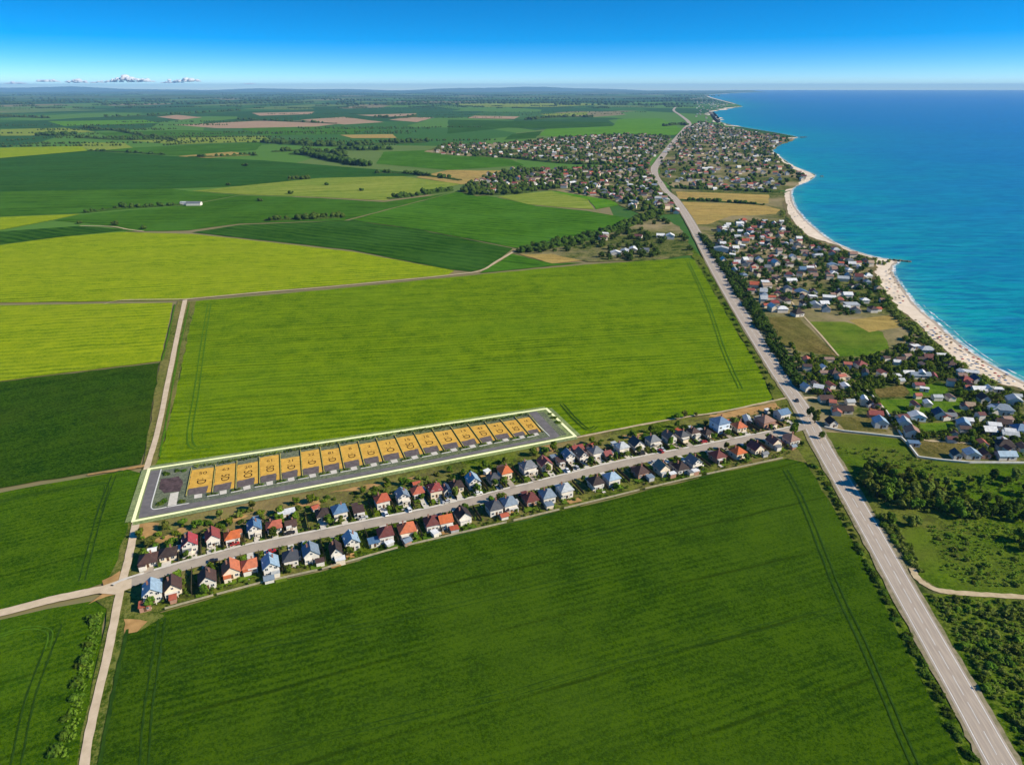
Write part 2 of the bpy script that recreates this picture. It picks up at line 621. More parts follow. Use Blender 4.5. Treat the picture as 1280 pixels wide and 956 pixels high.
# far patchwork (small, far first)
far = [
    ('plough', [(218, 156.5), (320, 151.5), (388, 151.5), (425, 155), (395, 158.5), (300, 160.5), (271, 160.5)], 'long red-brown ploughed field left of the others'),
    ('plough', [(375, 150), (430, 146.5), (480, 153), (430, 156)], 'red-brown ploughed field right of the longest one'),
    ('plough', [(315, 141.5), (393, 140), (388, 143), (325, 145)], 'thin far ploughed strip beyond the red-brown fields'),
    ('plough', [(486, 150), (508, 147), (543, 147), (521, 153)], 'small ploughed field at the right end of the row'),
    ('plough', [(446, 144), (521, 142), (516, 145), (476, 146.5)], 'narrow ploughed strip behind the tree line'),
    ('plough', [(196, 146.5), (221, 144), (253, 147), (226, 150)], 'small ploughed field farthest to the left'),
    ('plough', [(585, 148), (593, 145), (650, 146), (643, 149)], 'ploughed strip farthest to the right'),
    ('stubble', [(425, 169), (491, 168), (496, 173), (440, 173)], 'pale dry strip in the middle of green fields'),
    ('stubble', [(223, 195.5), (289, 190), (320, 194), (241, 199)], 'tan field with small trees on its far edge'),
    ('u_bright', [(673, 170), (683, 161.5), (766, 158), (773, 149), (826, 148), (854, 163), (844, 169), (736, 173)], 'bright green field beyond the far village'),
    ('u_dark', [(560, 150), (761, 153), (766, 157.6), (683, 161), (635, 160), (560, 167.5)], 'dark blue-green field beside the bright one'),
    ('u_dark', [(640, 168), (678, 164), (670, 173), (630, 175)], 'small dark field above the far village'),
    ('u_yellow', [(673, 143), (736, 140), (733, 144), (690, 146)], 'pale yellow-green strip far away'),
    ('u_yellow', [(560, 130), (700, 128), (760, 131), (690, 134), (600, 134)], 'pale far strip before the blue woods'),
    ('u_bright', [(60, 152), (180, 150), (200, 154), (80, 158)], 'thin bright strip at far left'),
    ('u_yellow', [(0, 162), (80, 160), (120, 165), (40, 170), (0, 170)], 'pale olive field at far left edge'),
    ('u_green', [(120, 166), (230, 163), (330, 166), (250, 172), (150, 175)], 'soft green field under the ploughed fields'),
    ('u_mid', [(300, 160.5), (395, 158.5), (470, 160), (440, 168), (330, 170)], 'green field before the long ploughed one'),
    ('u_yellow', [(150, 175), (250, 172), (330, 170), (340, 177), (220, 181)], 'olive field with a farm on its right'),
    ('u_yellow', [(88, 182), (110, 178.5), (155, 179), (166, 185), (120, 189)], 'small olive field on the left'),
    ('lime', [(-120, 188), (0, 185), (100, 183), (110, 188.5), (0, 198), (-120, 203)], 'yellow-green strip above the big dark field'),
    ('u_green', [(166, 185), (230, 182), (330, 178), (320, 188), (223, 195), (120, 189)], 'soft green field behind the tan field'),
    ('u_mid', [(480, 190), (560, 187), (640, 200), (655, 207), (560, 213), (470, 205)], 'green field beside the far village'),
    ('u_forest', [(-420, 215), (0, 198), (108, 189), (215, 195.5), (330, 201), (470, 212), (545, 219), (400, 224), (300, 233), (215, 236), (110, 238), (0, 240), (-420, 250)], 'large dark green field on the left'),
    ('stubble', [(520, 222), (560, 213), (640, 214), (600, 228), (576, 231)], 'brown field before the village'),
    ('u_yellow', [(240, 239), (300, 233), (400, 223), (501, 220.6), (576, 230.6), (526, 241), (481, 251), (400, 247), (300, 243.5)], 'ripening yellow field with lone trees'),
    ('u_green', [(-420, 252), (0, 240), (110, 238), (215, 236.3), (240, 240), (300, 244), (240, 255), (100, 267), (0, 271), (-420, 284)], 'soft green field crossing the left side'),
    ('lime', [(-420, 286), (0, 272), (100, 268), (68, 275), (0, 288), (-420, 304)], 'narrow yellow-green field at the left'),
    ('u_green', [(68, 276), (100, 269), (240, 256.5), (300, 244.8), (400, 248), (480, 253), (562, 242), (430, 276), (300, 280), (235, 288.5), (160, 290), (125, 281)], 'green field behind the row of round trees'),
    ('u_dark', [(-420, 320), (0, 290), (100, 283), (160, 288), (75, 296.5), (0, 306), (-420, 345)], 'narrow dark field above the lime field'),
    ('u_dark', [(240, 291), (300, 281.5), (437, 276), (520, 287), (641, 311), (610, 335), (590, 340), (560, 337), (440, 313), (330, 301)], 'dark green wedge field above the lime field'),
    ('u_mid', [(437, 275.5), (570, 240.5), (620, 247), (671, 258), (733, 264), (791, 274), (758, 290.6), (708, 300.6), (645.5, 310.6), (520, 286.5)], 'mid green field before the village'),
    ('u_yellow', [(622, 246), (690, 239), (735, 250), (742, 262), (700, 259.5), (660, 256)], 'small yellow-green plot below the village'),
    ('u_bright', [(690, 240), (760, 238), (800, 252), (745, 262), (736, 250)], 'small green plot by the village edge'),
    ('lime', [(-420, 352), (0, 307), (75, 297), (150, 290.5), (240, 293), (330, 302.5), (440, 315), (568, 339), (560, 344), (400, 359), (245, 372.5), (222, 376), (-420, 384)], 'broad lime yellow field at left'),
    ('lime', [(-420, 389), (216, 379), (201, 452), (0, 477), (-420, 540)], 'lime yellow field between track and dark field'),
]
for k, P, lab in far:
    sheet('field', P, FM[k], lab, 'field', jitter=0.5)
sheet('field', [(-420, 542), (0, 478), (200, 454), (181, 565), (176, 581), (100, 594), (0, 611), (-420, 690)], FM['deep'], 'deep green field left of the dirt road', 'field')
sheet('field', [(-420, 700), (0, 617), (100, 599), (160, 588), (176, 592), (165, 640), (148, 700), (134, 728), (100, 740), (50, 750), (0, 763), (-420, 870)], FM['left'], 'green field between the side track and crossroads', 'field')
sheet('field', [(-420, 900), (0, 776), (60, 762), (118, 752), (134, 762), (127, 806), (112, 879), (97, 956), (76, 1080), (-420, 1080)], FM['left'], 'green field left of the lower dirt road', 'field')
sheet('field', [(245, 377), (400, 363.5), (560, 347.5), (730, 331.5), (860, 323), (870, 326), (886, 355), (912, 400), (948, 460), (966, 498), (958, 503), (900, 516), (820, 527), (722, 546), (683, 512), (187, 588), (200, 573), (208, 540), (222, 480)], FM['mid'], 'large fresh green field behind the orange plots', 'field')
NEAR_F = [(158, 789), (201, 767), (270, 747.5), (332, 731), (400, 716), (502, 687), (640, 655), (702, 640), (804, 615), (880, 597), (902, 589), (983, 575), (1003, 577), (1013, 588), (1055, 656), (1088, 716), (1109, 766), (1138, 824), (1173, 894), (1201, 952), (1270, 1080), (90, 1080), (125, 954), (140, 871)]
sheet('field', NEAR_F, FM['near'], 'large dark green field filling the foreground', 'field')

# gardens / street land, verges, right-hand land
sheet('garden_ground', [(160, 655), (719, 549), (820, 528.5), (902, 517.5), (982, 500), (1006, 536), (1011, 580), (983, 574), (880, 596), (804, 614), (640, 654), (502, 686), (332, 730), (201, 766), (160, 788), (150, 735), (160, 700)], FM['garden'], 'garden land of the two house rows along the street', 'ground')
sheet('verge', [(150, 742), (166, 742), (206, 771), (175, 790), (158, 789), (140, 872), (124, 960), (100, 1080), (76, 1080), (97, 956), (112, 879), (127, 806), (134, 762), (118, 750)], FM['verge'], 'dry grassy verge along the lower dirt road', 'ground')
sheet('verge', [(222, 377), (245, 377), (222, 480), (208, 540), (196, 580), (187, 588), (168, 654), (160, 700), (150, 735), (134, 729), (148, 700), (165, 640), (178, 590), (182, 565), (201, 453)], FM['verge'], 'grassy verge along the upper dirt road', 'ground')
sheet('verge', [(856, 300), (884, 330), (930, 410), (975, 480), (1000, 500), (1040, 560), (1148, 740), (1275, 960), (1350, 1080), (1268, 1080), (1200, 952), (1137, 824), (1087, 716), (1054, 656), (1012, 588), (990, 550), (966, 498), (948, 460), (912, 400), (886, 355), (868, 326), (845, 285)], FM['scrub'], 'rough grass strip on both sides of the highway', 'ground')
RIGHT = [(838, 236), (980, 240), (985, 262), (1012, 296), (1042, 306), (1068, 316), (1093, 324), (1106, 364), (1122, 384), (1137, 401), (1174, 434), (1212, 464), (1245, 479), (1282, 490), (1400, 540), (1700, 640), (1700, 1080), (1352, 1080), (1277, 960), (1150, 740), (1042, 560), (1002, 500), (976, 478), (930, 408), (886, 330), (858, 280)]
sheet('village_ground', RIGHT, FM['village'], 'land between the highway and the beach', 'ground', jitter=0)
sheet('meadow', [(1030, 541), (1053, 542), (1126, 550), (1146, 575), (1211, 581), (1280, 581), (1500, 590), (1500, 800), (1280, 748), (1180, 741), (1150, 722), (1090, 640), (1045, 566)], FM['meadow'], 'rough meadow below the white lot wall', 'ground')
sheet('scrubland', [(1152, 742), (1180, 744), (1280, 751), (1500, 800), (1600, 1080), (1352, 1080), (1277, 960)], FM['scrub'], 'scrubby ground in the lower right corner', 'ground')
sheet('scrubland', [(1062, 592), (1105, 588), (1165, 603), (1200, 622), (1240, 640), (1290, 650), (1290, 690), (1220, 672), (1150, 660), (1100, 648), (1074, 622)], FM['scrub'], 'shaded ground under the wood', 'ground')
plots_r = [
    ('stubble', [(845, 240), (961, 244), (961, 255), (848, 250)], 'narrow golden stubble strip by the highway'),
    ('stubble', [(850, 252.6), (953, 256.5), (976, 263), (970, 268), (940, 270), (915, 270), (885, 281), (866, 281)], 'golden stubble field above the beach village'),
    ('dry', [(960, 398), (996, 395.6), (1046, 446), (1000, 440), (976, 431)], 'dry brown plot beside the highway'),
    ('lot', [(1012, 403), (1056, 403), (1103, 416), (1112, 436), (1080, 447), (1048, 446)], 'green plot right of the dry brown one'),
    ('stubble', [(1061, 401), (1116, 394), (1131, 409), (1086, 416)], 'tan plot near the beach'),
    ('dry', [(1090, 488), (1130, 481), (1150, 482), (1130, 497), (1100, 498)], 'brownish plot behind the grey house'),
    ('lot', [(1130, 482), (1181, 480), (1187, 493), (1140, 497)], 'small green lot in the settlement'),
    ('lot', [(1098, 500.5), (1201, 498), (1214, 515.5), (1108, 517)], 'green lot with dry patches'),
    ('lot', [(1148, 531), (1190, 528), (1196, 538), (1152, 541)], 'narrow green lot behind a wall'),
    ('dry', [(1040, 522), (1090, 522), (1110, 541), (1056, 539)], 'dry garden beside the highway'),
    ('dry', [(1140, 553), (1215, 556), (1225, 576), (1150, 571)], 'brown garden inside the wall'),
    ('stubble', [(800, 283), (838, 281), (852, 296), (846, 303), (815, 296)], 'tan patch left of the highway'),
    ('stubble', [(815, 306), (850, 303), (866, 319), (830, 323)], 'tan patch at the corner of the fresh green field'),
    ('stubble', [(648, 318), (690, 316), (760, 312), (745, 325), (690, 330)], 'tan strip before the hamlet'),
    ('u_mid', [(600, 342), (640, 318), (690, 330), (730, 329), (640, 338)], 'green strip by the track bend'),
]
for k, P, lab in plots_r:
    sheet('plot_of_land', P, FM[k], lab, 'ground', jitter=0.6, seg=6)
# village ground, left of the highway
V2 = [(575, 240), (600, 222), (640, 212), (700, 212), (760, 208), (812, 205), (818, 220), (838, 250), (846, 268), (800, 268), (760, 250), (690, 238), (640, 241), (596, 246)]
V3 = [(530, 190), (560, 180), (620, 180), (700, 172), (770, 168), (838, 170), (832, 184), (822, 194), (812, 203), (760, 205), (700, 203), (640, 199), (560, 194)]
V1 = [(838, 180), (856, 162), (875, 152), (900, 158), (960, 168), (994, 175), (975, 182), (962, 190), (985, 206), (1008, 222), (990, 236), (960, 241), (840, 236), (826, 222), (822, 206)]
HAM = [(640, 318), (660, 308), (720, 296), (770, 286), (815, 268), (850, 284), (868, 318), (820, 326), (770, 327), (735, 328), (690, 318)]
for P, lab in ((V2, 'ground of the village left of the road'), (V3, 'ground of the far village strip'), (V1, 'ground of the seaside town'), (HAM, 'ground of the hamlet by the tree line')):
    sheet('village_ground', P, FM['village'], lab, 'ground', jitter=1.2)
for P, lab in (
    ([(191, 677), (232, 659), (240, 662), (222, 673), (201, 680)], 'bare orange soil patch near the crossroads'),
    ([(275, 651), (303, 643), (311, 646), (290, 655), (279, 659)], 'bare soil patch below the second plot'),
    ([(364, 631), (393, 619), (401, 632), (385, 634)], 'orange soil mound above the blue roofed house'),
    ([(412, 617), (466, 606), (483, 603), (468, 611), (440, 615)], 'long soil strip under the plot boundary'),
    ([(502, 599), (521, 596), (517, 601)], 'small soil patch under the plot boundary'),
    ([(671, 561), (687, 557), (694, 565), (675, 568)], 'orange soil patch at the right end of the plots'),
    ([(771, 546), (804, 542), (800, 547), (781, 551)], 'bare strip beside the field track'),
    ([(880, 522), (930, 511), (970, 505), (975, 511), (930, 522), (905, 524)], 'brown bare garden near the highway'),
    ([(155, 775), (185, 778), (172, 791), (156, 794)], 'bare yard by the crossroads'),
    ([(128, 727), (150, 715), (158, 722), (146, 744), (110, 757), (128, 744)], 'dusty corner of the crossroads'),
    ([(172, 655), (200, 655), (196, 668), (178, 676)], 'small dusty mound beside the plot corner'),
):
    sheet('soil_patch', P, SOIL, lab, 'bare soil', jitter=0.9, seg=3)

# ------------------------------------------------------------------ wheel tracks in the crops
def tracks(pts, label, mat=TRACK, gauge=2.2, wd=0.75):
    C = smooth(gp(pts), 5)
    for s in (-1, 1):
        strip('wheel_track', C, wd, mat, label + (', nearer the road' if s < 0 else ', farther from the road'), 'track', off=s * gauge / 2, jitter=0.15)


tracks([(981, 588), (1000, 622), (1028, 691), (1049, 744), (1077, 803), (1104, 866), (1141, 952), (1200, 1080)], 'dark wheel track along the right of the foreground field', gauge=2.6, wd=0.7)
tracks([(203, 774), (196, 821), (186, 887), (181, 956), (174, 1060)], 'dark wheel track along the left of the foreground field', gauge=2.6, wd=0.65)
tracks([(206, 840), (320, 811), (480, 778), (640, 742), (760, 716)], 'faint wheel track across the foreground field', gauge=2.5, wd=0.35)
tracks([(300, 950), (480, 905), (640, 868), (800, 822), (1060, 760)], 'lowest faint wheel track across the foreground field', gauge=2.5, wd=0.3)
tracks([(210, 795), (320, 765), (480, 728), (640, 694), (800, 655), (975, 612)], 'upper faint wheel track across the foreground field', gauge=2.5, wd=0.35)
tracks([(143, 595), (126, 640), (115, 681), (103, 727)], 'wheel track in the field above the crossroads', gauge=2.4, wd=0.6)
tracks([(0, 628), (60, 616), (118, 606), (134, 610), (124, 640)], 'curved wheel track in the field above the crossroads', gauge=2.0, wd=0.35)
tracks([(73, 783), (58, 821), (38, 877), (22, 953), (0, 1060)], 'wheel track in the lower left field', gauge=3.0, wd=0.6)
tracks([(-40, 806), (0, 796), (38, 786), (63, 791), (60, 812)], 'curved wheel track in the lower left field', TRACKL, 1.6, 0.5)
tracks([(262, 380), (254, 430), (246, 490), (238, 540), (242, 560), (262, 558)], 'wheel track along the left of the fresh green field', TRACKL, 3.0, 0.8)
tracks([(860, 328), (884, 380), (905, 440), (926, 487)], 'wheel track along the right of the fresh green field', TRACKL, 2.8, 0.8)
tracks([(702, 506), (720, 526), (735, 538), (745, 534)], 'short wheel track beside the plots corner', TRACK, 2.4, 0.8)
strip('ditch', smooth(gp([(160, 788), (148, 840), (140, 880), (126, 956), (112, 1060)]), 5), 1.3, TRACK, 'dark ditch edge along the left side of the foreground field', 'ditch', jitter=0.3)
strip('ditch', smooth(gp([(237, 379), (222, 450), (208, 530), (200, 572)]), 5), 1.2, TRACKL, 'dark ditch right of the upper dirt road', 'ditch', jitter=0.3)
strip('ditch', smooth(gp([(219, 381), (211, 420), (203, 452)]), 5), 1.2, TRACKL, 'dark ditch left of the upper dirt road', 'ditch', jitter=0.3)

# ------------------------------------------------------------------ roads
ASPH = mat_plain('worn pale asphalt', (0.46, 0.375, 0.29), (0.38, 0.31, 0.24), 0.12, 0.9, 0.15, 6)
ASPH2 = mat_plain('street asphalt', (0.40, 0.33, 0.25), (0.32, 0.265, 0.205), 0.2, 0.9, 0.15, 6)
DIRT = mat_plain('pale gravel road', (0.60, 0.47, 0.32), (0.48, 0.37, 0.24), 0.25, 0.95, 0.08, 6)
_t = ASPH.node_tree; _b = _t.nodes['Principled BSDF']
_c = _b.inputs['Base Color'].links[0].from_socket
_n = noise(_t, mapping(_t, position(_t), 0.07, (1.3, 0.012, 1)), 1.0, 4, 0.7)
_t.links.new(mixc(_t, math_n(_t, 'MULTIPLY', ramp(_t, _n, [(0.36, 0.0), (0.66, 1.0)]), 0.75), _c, (0.30, 0.245, 0.195)), _b.inputs['Base Color'])
WEAR = mat_plain('tyre polished lane', (0.40, 0.325, 0.245), (0.46, 0.375, 0.285), 0.1, 0.85, 0.15)
PAINT = mat_plain('white road paint', (0.78, 0.76, 0.70), (0.62, 0.60, 0.54), 0.6, 0.8, 0.2)
CONC = mat_plain('pale concrete', (0.62, 0.56, 0.47), (0.50, 0.45, 0.37), 0.5, 0.9, 0.15)
GRAVEL = mat_plain('gravel shoulder', (0.30, 0.24, 0.15), (0.16, 0.15, 0.07), 0.5, 0.95, 0.05)

hw = [(1330, 1090, 50), (1251, 956, 41.5), (1205, 873, 37), (1130, 740, 31), (1080, 650, 27), (1028, 560, 22.5), (1003, 512, 20.5), (981, 480, 18.5), (963, 452, 18), (919, 380, 16), (890.5, 330, 14), (864, 280, 11), (844.5, 250, 8.5), (833, 240, 7.4), (826, 230, 7.0), (819.5, 220, 7.0), (818, 211, 8.5), (823.5, 202, 8.0), (838.5, 182, 6.5), (857, 161, 6.0), (861.5, 155.5, 5.0), (859, 151, 4.3), (850, 144, 3.2), (842, 138, 2.6), (846, 133, 2.0)]
HWW = [(*g(x, y), wd * mpp(y) * (0.97 if y > 235 else 1.0)) for x, y, wd in hw]
HWS = smooth(HWW, 8)
HWC = [p[:2] for p in HWS]
HWD = [max(9.0, p[2]) for p in HWS]
strip('road_shoulder', HWC, [x + 3.2 for x in HWD], GRAVEL, 'gravel shoulder under the long highway', 'road', z=0.9, jitter=0.5)
strip('highway', HWC, HWD, ASPH, 'long pale asphalt highway running to the horizon', 'road', z=0.93)
ZL[0] = max(ZL[0], 0.94)
for s, lab in ((-1, 'left'), (1, 'right')):
    for q, ql in ((0.13, 'inner'), (0.33, 'outer')):
        strip('tyre_wear', HWC[:110], 0.55, WEAR, 'darker %s tyre band in the %s lane of the highway' % (ql, 'seaward' if s < 0 else 'inland'), 'road', off=[s * q * x for x in HWD[:110]], jitter=0.12)
    strip('edge_line', HWC, 0.26, PAINT, 'white edge line on the %s side of the highway' % ('seaward' if s < 0 else 'inland'), 'road marking', off=[s * (x / 2 - 0.9) for x in HWD])
dashes('centre_line', HWC, 0.2, 9.0, 3.0, PAINT, 'dashed white centre line of the highway')

ST = [(150, 736), (158, 732), (201, 718.5), (242, 706.5), (303, 690), (344, 681.5), (400, 670), (462, 657), (543, 640.5), (640, 616), (702, 600.5), (783, 580.5), (880, 561.5), (902, 557), (983, 540.5), (1006, 534)]
STC = smooth(gp(ST), 6)
strip('pavement', STC, 1.5, CONC, 'pale concrete pavement along the upper side of the street', 'pavement', z=1.0, off=4.1, jitter=0.12)
strip('street', STC, 6.4, ASPH2, 'straight village street between the two house rows', 'road', z=0.98)
LR = [(100, 1060, 14), (106.5, 955, 12), (121, 879, 10.8), (136, 816, 10.4), (149, 750, 10), (153, 731, 10), (161, 700, 9.6), (171, 653, 9.2), (184, 587, 7.6), (197.5, 540, 6.6), (212, 470, 6.2), (222, 420, 5.6), (231.5, 376, 5.6)]
LRW = smooth([(*g(x, y), wd * mpp(y) * 0.96) for x, y, wd in LR], 6)
strip('dirt_road', [p[:2] for p in LRW], [p[2] for p in LRW], DIRT, 'pale gravel road along the left of the fields', 'road', z=0.96, jitter=0.12)
strip('dirt_road', smooth(gp([(-300, 832), (-120, 794), (0, 768), (60, 752.5), (105, 743), (135, 737), (152, 735)]), 6), 4.9, DIRT, 'gravel road leaving the crossroads to the left', 'road', z=0.97, jitter=0.15)
strip('crossing', gp([(128, 738.5), (146, 736), (165, 731)]), [5.5, 9.5, 6.5], DIRT, 'wide worn gravel patch at the crossroads', 'road', z=0.99, jitter=0.2)
strip('dirt_track', smooth(gp([(232, 375), (250, 373.5), (330, 366), (400, 360.5), (480, 353), (560, 345), (600, 339.5), (622, 327), (642, 315.5)]), 6), 3.6, TANDIRT, 'thin pale track between lime and fresh green fields', 'road', z=0.95, jitter=0.25)
strip('dirt_track', smooth(gp([(130, 381), (150, 376.5), (180, 375.5), (232, 375)]), 6), [1.0] * 7 + [2.4] * 12, TANDIRT, 'faint track across the lime field', 'road', z=0.945, jitter=0.25)
strip('dirt_track', smooth(gp([(100, 283), (140, 284), (160, 287.5), (180, 290)]), 5), 3.5, TANDIRT, 'pale track bend on the far left', 'road', z=0.945, jitter=0.3)
strip('dirt_track', smooth(gp([(719, 548.5), (795, 533.5), (860, 522), (901, 516), (963, 503), (982, 499)]), 5), 1.7, TANDIRT, 'thin track along the lower edge of the fresh green field', 'road', z=0.945, jitter=0.3)
strip('dirt_track', smooth(gp([(1140, 712), (1146, 724), (1160, 734), (1178, 740.5), (1220, 744.5), (1280, 748), (1420, 760)]), 6), 3.0, TANDIRT, 'pale dirt track joining the highway at lower right', 'road', z=0.945, jitter=0.3)
strip('dirt_track', smooth(gp([(1143, 547), (1160, 552), (1185, 553.5), (1230, 557)]), 5), 2.2, TANDIRT, 'short pale track between the village houses', 'road', z=0.945, jitter=0.3)
strip('dirt_track', smooth(gp([(1003, 500), (1015, 498), (1045, 505), (1070, 508)]), 5), 2.6, TANDIRT, 'yard entrance opening onto the highway', 'road', z=0.945, jitter=0.4)
strip('dirt_track', smooth(gp([(184, 583), (168, 586), (150, 589), (110, 595)]), 5), [2.6] * 8 + [1.6] * 8, SOIL, 'bare soil side track between two left fields', 'road', z=0.945, jitter=0.4)
strip('village_street', smooth(gp([(920, 190), (928, 196), (940, 204), (950, 214)]), 5), 8, ASPH2, 'grey street bending through the seaside town', 'road', z=0.945)
strip('dirt_track', gp([(1005, 397), (1026, 420), (1048, 446)]), 1.6, TANDIRT, 'thin pale path between brown and green plots', 'road', z=0.95, jitter=0.2)
strip('dirt_track', smooth(gp([(950, 340), (975, 360), (1000, 393)]), 5), 2.0, TANDIRT, 'lane through the beach village', 'road', z=0.95, jitter=0.2)

# ------------------------------------------------------------------ coast, sea, beach
COAST = [(905, 112.9), (925, 114.0), (948, 115.2), (915, 116.8), (882, 119.2), (889, 122), (898, 124.5), (912, 127.5), (921, 130.6), (927, 133.6), (908, 136.5), (891, 140), (891, 143), (894, 146.5), (902, 153), (927, 159), (963, 165), (985, 169), (997, 172.3), (985, 175), (974, 178), (967, 182), (965.5, 188), (969, 192), (976, 197), (992, 208), (1012, 216), (1019, 220.5), (1008, 228), (996, 232.5), (990, 238), (989.5, 246), (994, 259), (1006, 274), (1021, 288), (1041, 302.5), (1066, 313.5), (1093, 321.6), (1112, 325), (1122, 328), (1117, 333), (1116.5, 341), (1121, 350), (1129, 361), (1144, 381), (1160, 396), (1173, 406), (1198, 429), (1236, 455.5), (1280, 479), (1340, 507), (1440, 548), (1600, 603), (1900, 690)]
COASTS = smooth(COAST, 4)


def sea():
    poly = list(COASTS)
    close = [(2300, 690), (2300, 300), (2300, 180), (2300, 125), (1900, 112.9)]
    verts = [Vector(p) for p in poly] + [Vector(p) for p in close]
    nb = len(verts)
    faces_in = [list(range(nb))]
    P2 = [tuple(v) for v in verts]
    rr = random.Random(3)
    ys = [113.4, 114, 115, 116.2, 117.6, 119.5, 122]
    while ys[-1] < 680:
        ys.append(ys[-1] + max(2.5, (ys[-1] - 105) * 0.07))
    for y in ys:
        st = 10 if y < 350 else 14
        x = 890.0
        while x < 2280:
            q = (x + rr.uniform(-2, 2), y + rr.uniform(-0.3, 0.3))
            if in_poly(q[0], q[1], P2) and q[1] > 113.0:
                verts.append(Vector(q))
            x += st if x < 1400 else 60
    # extra points hugging the waterline
    O = offset_pts(COASTS)
    for dd in (2, 5, 9, 15, 24):
        for i, (p, n) in enumerate(O):
            k = min(1.0, max(0.06, (p.y - 112) / 120.0))
            q = p + n * dd * k * (1 if True else 0)
            for s in (1, -1):
                q = p + n * dd * k * s
                if in_poly(q.x, q.y, P2) and q.y > 113.0:
                    verts.append(q.copy())
    vo, eo, fo, *_ = delaunay_2d_cdt(verts, [], faces_in, 1, 1e-4)
    W = [g(v.x, v.y) for v in vo]
    C = np.array(gp(COASTS))
    A = C[:-1]; B = C[1:]; AB = B - A; LL = (AB ** 2).sum(1)
    me = bpy.data.meshes.new('sea')
    me.from_pydata([(x, y, 0.55) for x, y in W], [], [tuple(f) for f in fo])
    at = me.attributes.new('shore_distance', 'FLOAT', 'POINT')
    ds = []
    for q in W:
        q = np.array(q)
        t = np.clip(((q - A) * AB).sum(1) / LL, 0, 1)
        ds.append(float(np.sqrt((((A + AB * t[:, None]) - q) ** 2).sum(1)).min()))
    at.data.foreach_set('value', ds)
    up = sum(1 if p.normal.z > 0 else -1 for p in me.polygons)
    if up < 0:
        me.flip_normals()
    m, nt, bs = new_mat('sea water')
    a = nt.nodes.new('ShaderNodeAttribute'); a.attribute_name = 'shore_distance'
    pos = position(nt)
    wob = noise(nt, mapping(nt, pos, 0.5, (0.004, 0.009, 1)), 1.0, 4, 0.6)
    wob2 = noise(nt, mapping(nt, pos, 0.65, (0.02, 0.06, 1)), 1.0, 4, 0.6)
    d = math_n(nt, 'MULTIPLY', a.outputs['Fac'], math_n(nt, 'ADD', math_n(nt, 'MULTIPLY', math_n(nt, 'SUBTRACT', wob, 0.5), 1.3), 1.0))
    d = math_n(nt, 'MULTIPLY', d, math_n(nt, 'ADD', math_n(nt, 'MULTIPLY', math_n(nt, 'SUBTRACT', wob2, 0.5), 2.0), 1.0))
    f = math_n(nt, 'DIVIDE', math_n(nt, 'LOGARITHM', math_n(nt, 'ADD', d, 4.0), 10.0), 5.0)
    # log10(d+4)/5 : 0 m .12, 6 m .2, 30 m .31, 100 m .40, 300 m .5, 1 km .6, 10 km .8
    col = ramp(nt, f, [(0.12, (0.26, 0.44, 0.36)), (0.19, (0.05, 0.33, 0.29)), (0.30, (0.001, 0.285, 0.275)), (0.45, (0.0002, 0.235, 0.285)), (0.53, (0.0002, 0.185, 0.32)), (0.60, (0.0002, 0.155, 0.37)), (0.69, (0.0002, 0.155, 0.44)), (0.85, (0.0002, 0.160, 0.48))])
    # long wind streaks
    stk = noise(nt, mapping(nt, pos, 0.12, (0.0006, 0.004, 1)), 1.0, 5, 0.6)
    col = mixc(nt, math_n(nt, 'MULTIPLY', ramp(nt, stk, [(0.5, 0.0), (0.75, 1.0)]), 0.35), col, (0.01, 0.20, 0.40))
    wv = noise(nt, mapping(nt, pos, 0.55, (0.03, 0.13, 1)), 1.0, 6, 0.7)
    col = mixc(nt, math_n(nt, 'MULTIPLY', ramp(nt, wv, [(0.44, 0.0), (0.58, 1.0)]), 0.7), col, (0.0003, 0.075, 0.20))
    wp = noise(nt, mapping(nt, pos, 0.3, (0.0022, 0.008, 1)), 1.0, 6, 0.65)
    col = mixc(nt, math_n(nt, 'MULTIPLY', ramp(nt, wp, [(0.46, 0.0), (0.62, 1.0)]), 0.28), col, (0.0003, 0.095, 0.29))
    gl = noise(nt, mapping(nt, pos, 0.62, (0.018, 0.16, 1)), 1.0, 5, 0.7)
    col = mixc(nt, math_n(nt, 'MULTIPLY', ramp(nt, gl, [(0.52, 0.0), (0.64, 1.0)]), 0.55), col, (0.02, 0.30, 0.44))
    nt.links.new(col, bs.inputs['Base Color'])
    bs.inputs['Roughness'].default_value = 0.35
    bs.inputs['IOR'].default_value = 1.33
    bs.inputs['Specular IOR Level'].default_value = 0.16
    bump(nt, bs, wv, 0.6, 1.2)
    me.materials.append(m)
    o = link('sea', me)
    tag(o, 'turquoise to deep blue sea along the coast', 'sea', kind='structure')


sea()
SAND = mat_plain('pale beach sand', (0.76, 0.63, 0.48), (0.60, 0.48, 0.35), 0.07, 0.95, 0.05, 7)
WETSAND = mat_plain('wet sand', (0.44, 0.35, 0.25), (0.36, 0.29, 0.20), 0.2, 0.6, 0.3, 4)
INNER = [(980.5, 242), (981.5, 250), (983, 262), (992, 278), (1010, 296), (1041, 306), (1066, 317), (1091, 324), (1094, 335), (1093, 344), (1103, 364), (1121, 386), (1137, 401), (1173, 433), (1211, 464), (1244, 479), (1281, 490), (1340, 517), (1440, 558), (1600, 614), (1900, 702)]
i0 = COAST.index((990, 238)); 
sheet('beach', COAST[i0:] + INNER[::-1], SAND, 'long pale sand beach with bathers parasols', 'beach', z=0.70, jitter=0.8, seg=6)
i1 = COAST.index((997, 172.3)); i2 = COAST.index((1019, 220.5))
sheet('beach', COAST[i1:i2 + 1] + [(1002, 221), (985, 212), (962, 196), (955, 189), (957, 182), (972, 175.5), (990, 172)], SAND, 'curved sand beach below the seaside town', 'beach', z=0.70, jitter=2)
sheet('beach', [(1019, 220.5), (1008, 228), (996, 232.5), (990, 238), (980.5, 240), (985, 231), (1000, 222)], SAND, 'pale sandy point beside the stubble field', 'beach', z=0.70, jitter=1)
